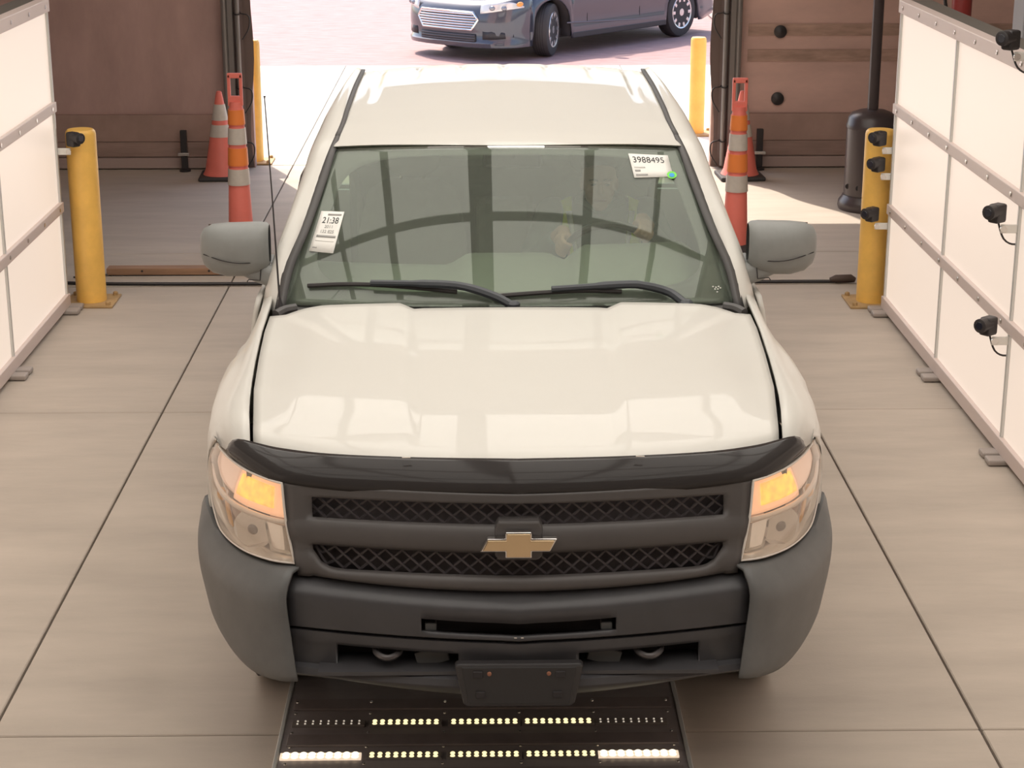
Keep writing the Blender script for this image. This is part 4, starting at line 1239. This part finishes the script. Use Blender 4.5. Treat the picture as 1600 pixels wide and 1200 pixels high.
# ---- stickers on the glass
def sticker(corners, name, m):
    """corners: top-left, top-right, bottom-right, bottom-left as (x,z)"""
    tl, tr_, br, bl = corners
    rows = []
    for j in range(5):
        t = j / 4
        a = np.array(bl) * (1 - t) + np.array(tl) * t
        b = np.array(br) * (1 - t) + np.array(tr_) * t
        rows.append([on_ws(*(a + (b - a) * i / 6), .004) for i in range(7)])
    return tb(MB().grid(rows), name, m, WS, solid=.0008), rows
def on_sticker(P, u, v_):
    x, y = u * 6, v_ * 4
    i, j = min(max(int(x), 0), 5), min(max(int(y), 0), 3); a_, b_ = x - i, y - j
    return P[j, i] * (1 - a_) * (1 - b_) + P[j, i + 1] * a_ * (1 - b_) + P[j + 1, i] * (1 - a_) * b_ + P[j + 1, i + 1] * a_ * b_
def text_on(rows, txt, size, u, v, m, parent, squeeze=1.0, name='sticker_text'):
    """lettering wrapped on to the sticker's surface"""
    P = np.array(rows)
    wd = np.linalg.norm(P[0, -1] - P[0, 0]); ht = np.linalg.norm(P[-1, 0] - P[0, 0])
    o = lettering(name, txt, size, m, parent, (0, 0, 0), (0, 0, 0), ext=.0003)
    for vtx in o.data.vertices:
        q = on_sticker(P, u + vtx.co.x * squeeze / wd, v + vtx.co.y / ht) + np.array([0, -.6, .8]) * (.0013 + vtx.co.z)
        vtx.co = Vector(q) - Vector(TO)
    return o
s1, r1 = sticker([(-.735, 1.498), (-.642, 1.502), (-.678, 1.372), (-.775, 1.372)], 'price_sticker', LABELW)
def print_bar(rows, u0, u1, v, h, m, parent):
    """a line of print too small to read"""
    P = np.array(rows); bl, br, tl = P[0, 0], P[0, -1], P[-1, 0]
    def Q(u, v_):
        x, y = u * 6, v_ * 4
        i, j = min(int(x), 5), min(int(y), 3); a_, b_ = x - i, y - j
        return P[j, i] * (1 - a_) * (1 - b_) + P[j, i + 1] * a_ * (1 - b_) + P[j + 1, i] * (1 - a_) * b_ + P[j + 1, i + 1] * a_ * b_ + np.array([0, -.0009, .0012])
    tb(MB().grid([[tuple(Q(u0 + (u1 - u0) * k / 6, v + d)) for k in range(7)] for d in (-h / 2, h / 2)]), 'print_line', m, parent, solid=.0004)
text_on(r1, '21:38', .042, .52, .77, INK, s1, .80)
text_on(r1, '2011', .020, .52, .62, INKG, s1, 1.0)
text_on(r1, '132 825', .021, .50, .50, INKG, s1, .9)
for (u0, u1, v, h, m) in ((.34, .92, .92, .035, INKG), (.12, .92, .385, .055, INKG), (.10, .28, .10, .03, INKG), (.12, .9, .27, .012, mat('print_pale', (.62, .60, .56), .6))):
    print_bar(r1, u0, u1, v, h, m, s1)
s2, r2 = sticker([(.482, 1.688), (.645, 1.673), (.658, 1.607), (.499, 1.612)], 'lot_sticker', LABELW)
text_on(r2, '3988495', .050, .47, .74, INK, s2, .78)
for (u0, u1, v, h, m) in ((.06, .34, .43, .05, MATS['print_pale']), (.06, .20, .29, .07, INKG), (.06, .36, .11, .07, INKG)):
    print_bar(r2, u0, u1, v, h, m, s2)
p = on_ws(.652, 1.613, .008)
for rad, m, o_ in ((.020, DOTG, 0), (.011, DOTB, .0015)):
    q = on_ws(.652, 1.613, .008 + o_)
    nn = Vector((0, -.6, .8)).to_track_quat('Z', 'Y').to_matrix()
    tb(MB().lathe([(rad, 0), (rad * .98, .0008), (0, .001)], q, 20, M=nn), 'round_sticker', m, WS)

# ------------------------------------------------------------------ driver
PO = (0.40, 7.9, 0.83)                # person origin in truck coordinates (x, y, z)
PE = empty('person', (0.10 + PO[0], PO[1], PO[2]))
tag(PE, 'person in grey jacket and yellow hi-vis vest gripping the steering wheel behind the windshield', 'person')
def pb(b, name, m, vox=0.007, sm=4, **k):
    o = b.build(name, m, PE, off=PO, **k)
    if vox:
        r = o.modifiers.new('remesh', 'REMESH'); r.mode = 'VOXEL'; r.voxel_size = vox; r.use_smooth_shade = True
        s = o.modifiers.new('smooth', 'SMOOTH'); s.factor = 0.5; s.iterations = sm
    return o
def rim_frame(deg):
    a = R(deg)
    er = SWM @ Vector((math.cos(a), math.sin(a), 0)); et = SWM @ Vector((-math.sin(a), math.cos(a), 0)); drv = SWM @ Vector((0, 0, -1))
    return SWC + er * .185, er, et, drv
body = MB(); sleeves = []
for deg, sh, el, sg in ((48, Vector((.605, 7.93, 1.325)), Vector((.70, 7.72, 1.16)), 1), (158, Vector((.205, 7.93, 1.325)), Vector((.10, 7.72, 1.14)), -1)):
    p, er, et, drv = rim_frame(deg)
    palm = p + er * .012 + drv * .030
    wrist = p - er * .010 + drv * .105 + Vector((sg * .02, 0, 0))
    body.ellipsoid(palm, (.045, .045, .020), M=Matrix((et, er, drv)).transposed())
    body.tube([wrist, wrist * .5 + palm * .5, palm], [.026, .028, .030], 12)
    for k in range(4):
        q = et * ((k - 1.5) * .021)
        ln = (1.0, 1.08, 1.04, .9)[k]
        body.tube(spl([palm + q * .9 + er * .012, p + q + er * .030 * ln + drv * .018, p + q + er * .036 * ln - drv * .006, p + q + er * .020 - drv * .027, p + q - er * .008 * ln - drv * .029], 12),
                  [.0105, .0105, .0105, .0102, .010, .0098, .0096, .0094, .0092, .009, .0086, .0075], 10)
    tm = et * (-sg * .045)
    body.tube(spl([palm - er * .015 + tm * .5, p - er * .022 + drv * .022 + tm, p - er * .026 - drv * .002 + tm * 1.3, p - er * .020 - drv * .012 + tm * 1.6], 10), [.013, .013, .0125, .012, .0115, .011, .0105, .010, .0095, .008], 10)
    sleeves.append((sh, el, wrist))
    body.tube([el, (el + wrist) / 2, wrist], [.038, .036, .027], 12)
H_ = Vector((.40, 7.87, 1.470))
body.ellipsoid(H_ + Vector((0, .018, .030)), (.074, .094, .085), 24, 16)
body.ellipsoid(H_ + Vector((0, -.012, -.030)), (.062, .072, .085), 24, 16)
body.ellipsoid(H_ + Vector((0, -.048, -.090)), (.034, .030, .024), 16, 12)
body.tube([H_ + Vector((0, -.086, .012)), H_ + Vector((0, -.100, -.016)), H_ + Vector((0, -.104, -.030))], [.008, .012, .014], 10)
for s in (-1, 1):
    body.ellipsoid(H_ + Vector((s * .074, .012, -.008)), (.010, .020, .030), 12, 10)
    body.ellipsoid(H_ + Vector((s * .030, -.072, .022)), (.024, .012, .008), 12, 8)
    body.ellipsoid(H_ + Vector((s * .042, -.056, -.030)), (.022, .020, .020), 12, 8)
body.tube([(.405, 7.93, 1.30), (.403, 7.91, 1.37), (.40, 7.89, 1.43)], [.066, .060, .058], 16)
# torso and legs of the body under the clothes
body.ellipsoid((.41, 7.92, 1.14), (.17, .11, .24), 20, 14)
pb(body, 'body', SKIN, 0.006, 3)
for s in (-1, 1):
    pb(MB().ellipsoid(H_ + Vector((s * .030, -.078, .008)), (.011, .006, .004), 12, 8), 'eye', mat('eye_dark', (.14, .10, .085), .3), 0)
    pb(MB().tube(spl([H_ + Vector((s * .012, -.088, .026)), H_ + Vector((s * .030, -.086, .031)), H_ + Vector((s * .048, -.074, .026))], 6), .004, 6), 'eyebrow', mat('brow', (.30, .20, .16), .8), 0)
pb(MB().tube(spl([H_ + Vector((-.024, -.083, -.058)), H_ + Vector((0, -.092, -.058)), H_ + Vector((.024, -.083, -.058))], 8), .005, 6), 'mouth', mat('lips', (.38, .18, .15), .5), 0)
# short hair: shell over the top and back of the skull
hr = []
for j in range(9):
    th = math.pi * (0.02 + .52 * j / 8)
    hr.append([tuple(H_ + Vector((0, .020, .030)) + Vector((.079 * math.sin(th) * math.cos(a), .099 * math.sin(th) * math.sin(a) + (.035 * (j / 8) if math.sin(a) < 0 else 0), .090 * math.cos(th) + (.045 * (j / 8) if math.sin(a) < 0 else -.02 * (j / 8))))) for a in np.linspace(0, 2 * math.pi, 24, endpoint=False)])
pb(MB().grid(hr, closeu=True), 'hair', HAIR, 0, solid=.004)
# jacket: torso and both sleeves as one surface
jk = MB()
secs = [(.86, .195, .15, 7.88), (1.05, .205, .15, 7.91), (1.20, .220, .145, 7.925), (1.30, .215, .125, 7.93), (1.36, .150, .105, 7.93), (1.395, .090, .085, 7.92)]
rr = []
for z, hw, hd, yc in secs:
    rr.append([(.405 + hw * math.cos(a), yc + hd * math.sin(a), z) for a in np.linspace(0, 2 * math.pi, 28, endpoint=False)])
jk.grid(rr, closeu=True)
jk.add(rr[0], [tuple(range(27, -1, -1))]); jk.add(rr[-1], [tuple(range(28))])
for sh, el, wr in sleeves:
    e2 = el + (wr - el) * .80
    jk.tube(spl([sh + Vector((0, 0, -.01)), sh * .45 + el * .55, el, el * .5 + e2 * .5, e2], 16), [.078, .076, .074, .072, .068, .066, .064, .062, .060, .056, .053, .050, .048, .046, .044, .042], 16)
    jk.ellipsoid(sh, (.078, .080, .075), 16, 12)
pb(jk, 'jacket', JACKET, 0.010, 4)
pb(MB().tube(spl([(.31, 7.90, 1.385), (.36, 7.84, 1.375), (.405, 7.82, 1.35), (.45, 7.84, 1.375), (.50, 7.90, 1.385), (.46, 7.98, 1.40), (.35, 7.98, 1.40), (.31, 7.90, 1.385)], 24), .020, 8), 'collar', JACKET, 0)
# trousers
tr = MB()
for s in (-1, 1):
    tr.tube(spl([(.405 + s * .09, 7.90, .90), (.405 + s * .12, 7.62, .92), (.405 + s * .13, 7.42, .90), (.405 + s * .13, 7.36, .74), (.405 + s * .13, 7.34, .62)], 16), [.085] * 6 + [.075] * 4 + [.06] * 6, 14)
tr.ellipsoid((.405, 7.90, .90), (.19, .15, .10), 18, 12)
pb(tr, 'trousers', mat('trouser_navy', (.04, .045, .06), .85), 0.012, 3)
# hi-vis vest: two broad strips over the shoulders with silver tape
def torso_y(x, z):
    zs = [s[0] for s in secs]
    hw, hd, yc = lerp(z, zs, [s[1] for s in secs]), lerp(z, zs, [s[2] for s in secs]), lerp(z, zs, [s[3] for s in secs])
    u = min(.97, abs(x - .405) / hw)
    return yc - hd * math.sqrt(1 - u * u) - .018
for s in (-1, 1):
    rows, rows2 = [], []
    for k, z in enumerate(np.linspace(.95, 1.345, 12)):
        xi = .405 + s * lerp(z, [.95, 1.34], [.06, .125]); xo = .405 + s * lerp(z, [.95, 1.2, 1.34], [.13, .165, .215])
        zz = z + lerp(z, [1.25, 1.345], [0, .012])
        rows.append([(xi + (xo - xi) * t, torso_y(xi + (xo - xi) * t, min(zz, 1.345)), zz - (.028 * t if z > 1.3 else 0)) for t in np.linspace(0, 1, 5)])
    rows.append([(.405 + s * (.125 + .090 * t), 7.90, 1.405 - .045 * t) for t in np.linspace(0, 1, 5)])
    rows.append([(.405 + s * (.125 + .090 * t), 8.00, 1.385 - .045 * t) for t in np.linspace(0, 1, 5)])
    v = pb(MB().grid(rows), 'vest_strip', HIVIS, 0, solid=.006)
    rows2 = [[(x, y - .005, z) for x, y, z in r[:2]] for r in rows[:-2]]
    MB().grid(rows2).build('silver_tape', SILVERT, v, off=PO, solid=.003)

# ------------------------------------------------------------------ sedan outside
CF = math.atan2(-.753, -.658)
CR = empty('sedan', (1.143, 25.54, 0), CF)
tag(CR, 'dark blue sedan parked on the sunlit lot behind the truck', 'car')
def cbld(b, name, m, parent=None, **k):
    return b.build(name, m, CR if parent is None else parent, **k)
XW = (1.425, -1.425)
def arch(x):
    z = .20
    for xw in XW:
        d = x - xw
        if abs(d) < .385: z = max(z, .335 + math.sqrt(.385 ** 2 - d * d))
    return z
SX = [1.86, 1.6, 1.0, .78, .3, -.6, -1.4, -1.95, -2.3, -2.42, -2.46]
SZ = [.805, .845, .915, .945, .955, .965, .985, 1.02, 1.01, .97, .85]     # shoulder top line
SW_ = [.905, .912, .92, .92, .92, .92, .92, .89, .82, .74, .60]
SB = [.19, .19, .19, .19, .19, .19, .19, .20, .26, .34, .45]
def csec(x):
    zt, wd, zb = lerp(x, SX[::-1], SZ[::-1]), lerp(x, SX[::-1], SW_[::-1]), max(lerp(x, SX[::-1], SB[::-1]), arch(x))
    zs = zt - .05
    zm = min(max(.60, zb + .04), zs - .09); zm = max(zm, zb + .002)
    pts = [(0, zt + .03), (wd * .5, zt + .022), (wd * .80, zt - .002), (wd * .93, zs - .005), (wd * .985, zs - .07),
           (wd, (zm + zs - .07) / 2), (wd, zm), (wd * .985, zb + (zm - zb) * .6), (wd, zb + (zm - zb) * .22), (wd * .985, zb)]
    return [tuple(p) for p in spl([(x, y, z) for y, z in pts], 30)]
xs = list(np.linspace(-2.46, 1.86, 100))
half = [csec(x) for x in xs]
full = [[(x, -y, z) for x, y, z in r[::-1]][:-1] + r for r in half]
bd = cbld(MB().grid(full), 'body', NAVY, solid=.012, soff=-1, ang=60)
cbld(MB().add([p for p in full[0]], [tuple(range(len(full[0]) - 1, -1, -1))]), 'tail_panel', NAVY, bd)
def nx(y, d=0.0):
    """plan curve of the car's nose"""
    return 1.82 + (.60 + d) * (1 - min(1, abs(y) / .905) ** 2.857) ** .35
NTH = [R(a) for a in np.linspace(-90, 90, 61)]
def nose_row(z, d, sc=1.0):
    r = []
    for th in NTH:
        c, s_ = math.cos(th), math.sin(th)
        r.append((1.82 + (.60 + d) * max(c, 0) ** .7, math.copysign(.905 * sc * abs(s_) ** .7, s_), z + (.06 * abs(s_) ** 3 if z > .6 else 0)))
    return r
ns = [nose_row(z, d, sc) for z, d, sc in ((.17, -.10, .97), (.175, .00, 1.0), (.215, .015, 1.0), (.24, -.02, .995), (.36, -.015, .995), (.40, .0, 1.0), (.50, .0, 1.0), (.60, -.02, 1.0), (.66, -.06, .99), (.70, -.12, .97), (.728, -.22, .93))]
cbld(MB().grid(ns), 'front_bumper', NAVY, bd, solid=.012, soff=1, ang=60)
# bonnet from the nose back to the first body section
bn = [ns[-1]]
tail = full[-1]
ty = [p[1] for p in tail[14:-14]]; tz = [p[2] for p in tail[14:-14]]
for t in (.35, .7, 1.0):
    bn.append([(p[0] * (1 - t) + 1.855 * t, p[1] * (1 - t) + p[1] * .97 / .93 * t, p[2] * (1 - t) + lerp(p[1], ty, tz) * t + .012 * math.sin(math.pi * t)) for p in ns[-1]])
cbld(MB().grid(bn), 'bonnet', NAVY, bd, solid=.010, soff=1, ang=60)
cbld(MB().box((0, 0, .26), (4.3, 1.5, .12)).box((0, 0, .5), (2.0, 1.6, .5)), 'underbody', VOID, smooth=False)
for xw in XW:
    for s in (-1, 1):
        pts = [(xw + .385 * math.cos(a), s * .90, .335 + .385 * math.sin(a)) for a in np.linspace(-.3, math.pi + .3, 22)]
        cbld(MB().grid([pts, [(p[0], s * .60, p[2]) for p in pts]]), 'wheel_well', VOID, bd, solid=.01)
        cbld(MB().box((xw, s * .60, .5), (.8, .02, .6)), 'well_wall', VOID, bd, smooth=False)
# greenhouse
gh = []
for x0, z, wd, x1 in ((.86, .945, .86, -1.75), (.55, 1.15, .78, -1.55), (.15, 1.36, .68, -1.15), (-.15, 1.44, .60, -.95), (-.4, 1.465, .40, -.75)):
    r = []
    for k in range(40):
        a = 2 * math.pi * k / 40; c, s = math.cos(a), math.sin(a); m = (abs(c) ** 5 + abs(s) ** 5) ** -.2
        r.append(((x0 + x1) / 2 + (x0 - x1) / 2 * c * m, wd * s * m, z))
    gh.append(r)
cbld(MB().grid(gh[:3], closeu=True), 'window_band', TINT, ang=70, solid=.01)
rf = gh[2:] + [[(-.55, 0, 1.472)] * 40]
cbld(MB().grid(rf, closeu=True), 'roof_panel', NAVY, ang=70, solid=.01)
for s in (-1, 1):
    for xa, xb in ((.84, .13), (-.42, -.45), (-1.70, -1.10)):
        cbld(MB().bar((xa, s * .85, .95), (xb, s * .68, 1.37), .05, .03, up=(0, s, 0)), 'window_pillar', NAVY, smooth=False)
    # door seams, sill and handles
    for xd in (.72, -.42, -1.30):
        cbld(MB().bar((xd, s * .9215, .30 if xd > -1 else .75), (xd, s * .915, .93), .008, .006, up=(0, s, 0)), 'door_seam', VOID, bd, smooth=False)
    cbld(MB().box((0, s * .918, .235), (2.05, .03, .075)), 'sill', CARBLK, bd, smooth=False, bevel=.01)
    cbld(MB().box((.15, s * .925, .35), (2.0, .012, .02), rot=Matrix.Rotation(R(-3), 3, 'Y')), 'body_crease', NAVY, bd, smooth=False, bevel=.005)
    for xd in (-.25, -1.12):
        cbld(MB().box((xd, s * .93, .80), (.20, .025, .03)), 'door_handle', CHROME, bd, smooth=False, bevel=.008)
    mr = cbld(MB().ellipsoid((.62, s * 1.0, 1.02), (.07, .10, .065)), 'wing_mirror', NAVY)
# nose: hexagonal grille with chrome bars
gt = empty('front_grille'); gt.parent = CR
GX = lambda y: nx(y)
def hexa(hw, z0, z1, mid):
    zm = mid
    return [(-hw, zm), (-hw * .82, z0), (hw * .82, z0), (hw, zm), (hw * .86, z1), (-hw * .86, z1)]
H6 = hexa(.50, .385, .60, .51)
ring = spl([(GX(y) + .012, y, z) for y, z in H6 + [H6[0]]], 60)
ring = []
for (ya, za), (yb, zb2) in zip(H6, H6[1:] + H6[:1]):
    for t in np.linspace(0, 1, 10, endpoint=False):
        y, z = ya + (yb - ya) * t, za + (zb2 - za) * t
        ring.append((GX(y) + .012, y, z))
ring.append(ring[0])
cbld(MB().tube(ring, .016, 8), 'grille_frame', CHROME, gt)
rowsG = [[(GX(y) + .004, y * lerp(z, [.385, .51, .60], [.82, 1, .86]), z) for y in np.linspace(-.49, .49, 20)] for z in np.linspace(.385, .60, 6)]
cbld(MB().grid(rowsG), 'grille_back', VOID, gt, solid=.004)
for z in np.linspace(.415, .575, 6):
    hw = .48 * lerp(z, [.385, .51, .60], [.84, 1, .87])
    cbld(MB().tube([(GX(y) + .016, y, z) for y in np.linspace(-hw, hw, 16)], .010, 6), 'grille_bar', CHROME, gt)
lo = [[(GX(y) - .01 + .012, y, z) for y in np.linspace(-.46, .46, 16)] for z in (.225, .275, .33)]
cbld(MB().grid(lo), 'lower_intake', CARBLK, bd, solid=.01)
for z in (.25, .28, .31):
    cbld(MB().tube([(GX(y) + .012, y, z) for y in np.linspace(-.45, .45, 14)], .006, 6), 'intake_bar', mat('intake_grey', (.10, .09, .10), .4), bd)
for s in (-1, 1):
    hp = []
    for t in np.linspace(0, 1, 6):
        row = []
        for q in np.linspace(0, 1, 14):
            yy = .52 + .378 * q ** .8
            zz = .585 + .07 * q + t * (.115 - .03 * q) * (1 - .8 * max(0, (q - .75) / .25) ** 2)
            row.append((nx(yy, -.02 - .25 * max(0, zz - .62)) + .012, s * (yy + .008 * q), zz))
        hp.append(row)
    hl = cbld(MB().grid(hp), 'headlight', CARLAMP, solid=.01)
    for yy in (.66, .78):
        cbld(MB().ellipsoid((nx(yy, -.02) + .004, s * yy, .655), (.03, .045, .032)), 'lamp_projector', mat('projector', (.30, .30, .32), .1, metal=.5), hl)
    cbld(MB().ellipsoid((nx(.885, -.04) + .010, s * .893, .70), (.06, .02, .03)), 'lamp_marker', mat('car_amber', (.85, .35, .08), .4), hl)
    fp = [[(nx(yy, -.015) + .012, s * yy, z0 + (z1 - z0) * t) for yy, z0, z1 in ((.55, .27, .39), (.66, .27, .385), (.78, .28, .36), (.86, .30, .33))] for t in (0, .5, 1)]
    cbld(MB().grid(fp), 'fog_recess', CARBLK, bd, solid=.008)
    cbld(MB().box((-2.38, s * .62, .85), (.10, .34, .14)), 'tail_lamp', RED, smooth=False, bevel=.02)
def car_wheel(x, s, steer=0):
    t = empty('wheel'); t.parent = CR; t.location = (x, s * .80, .335); t.rotation_euler = (0, 0, steer)
    MB().lathe([(.215, -.105), (.29, -.110), (.322, -.098), (.335, -.07), (.335, .07), (.322, .098), (.29, .110), (.215, .105)], (0, 0, 0), 36, 'Y').build('tyre', RUBBER, t)
    gr = MB()
    for o_ in (-.045, -.015, .015, .045):
        gr.lathe([(.3345, o_ - .004), (.3365, o_ - .004), (.3365, o_ + .004), (.3345, o_ + .004)], (0, 0, 0), 36, 'Y')
    gr.build('tread_groove', VOID, t)
    rm_ = MB().lathe([(.21, -s * .09), (.218, s * .095), (.225, s * .108), (.205, s * .10), (.195, s * .06), (.19, -s * .02), (0, -s * .02)], (0, 0, 0), 36, 'Y').build('rim', mat('rim_inner', (.30, .29, .29), .4, metal=.5), t)
    MB().lathe([(.228, s * .103), (.222, s * .112), (.204, s * .106), (.200, s * .095)], (0, 0, 0), 36, 'Y').build('rim_lip', RIM, rm_)
    for k in range(10):
        a = 2 * math.pi * k / 10
        MB().bar((.03 * math.cos(a), s * .085, .03 * math.sin(a)), (.208 * math.cos(a), s * .10, .208 * math.sin(a)), .046, .02, up=(0, s, 0)).build('spoke', RIM, rm_, smooth=False, bevel=.004)
    MB().lathe([(.055, s * .075), (.05, s * .105), (0, s * .108)], (0, 0, 0), 18, 'Y').build('hub_cap', RIM, rm_)
car_wheel(1.425, 1, R(24)); car_wheel(1.425, -1, R(24)); car_wheel(-1.425, 1); car_wheel(-1.425, -1)

# pale kerb island at the edge of the lot
kb = MB().box((0, 0, .07), (1.6, 5.0, .14)).build('kerb_island', APRON, smooth=False, bevel=.03)
kb.location = (4.25, 30.5, 0)
tag(kb, 'pale concrete kerb island behind the dark sedan', 'kerb')
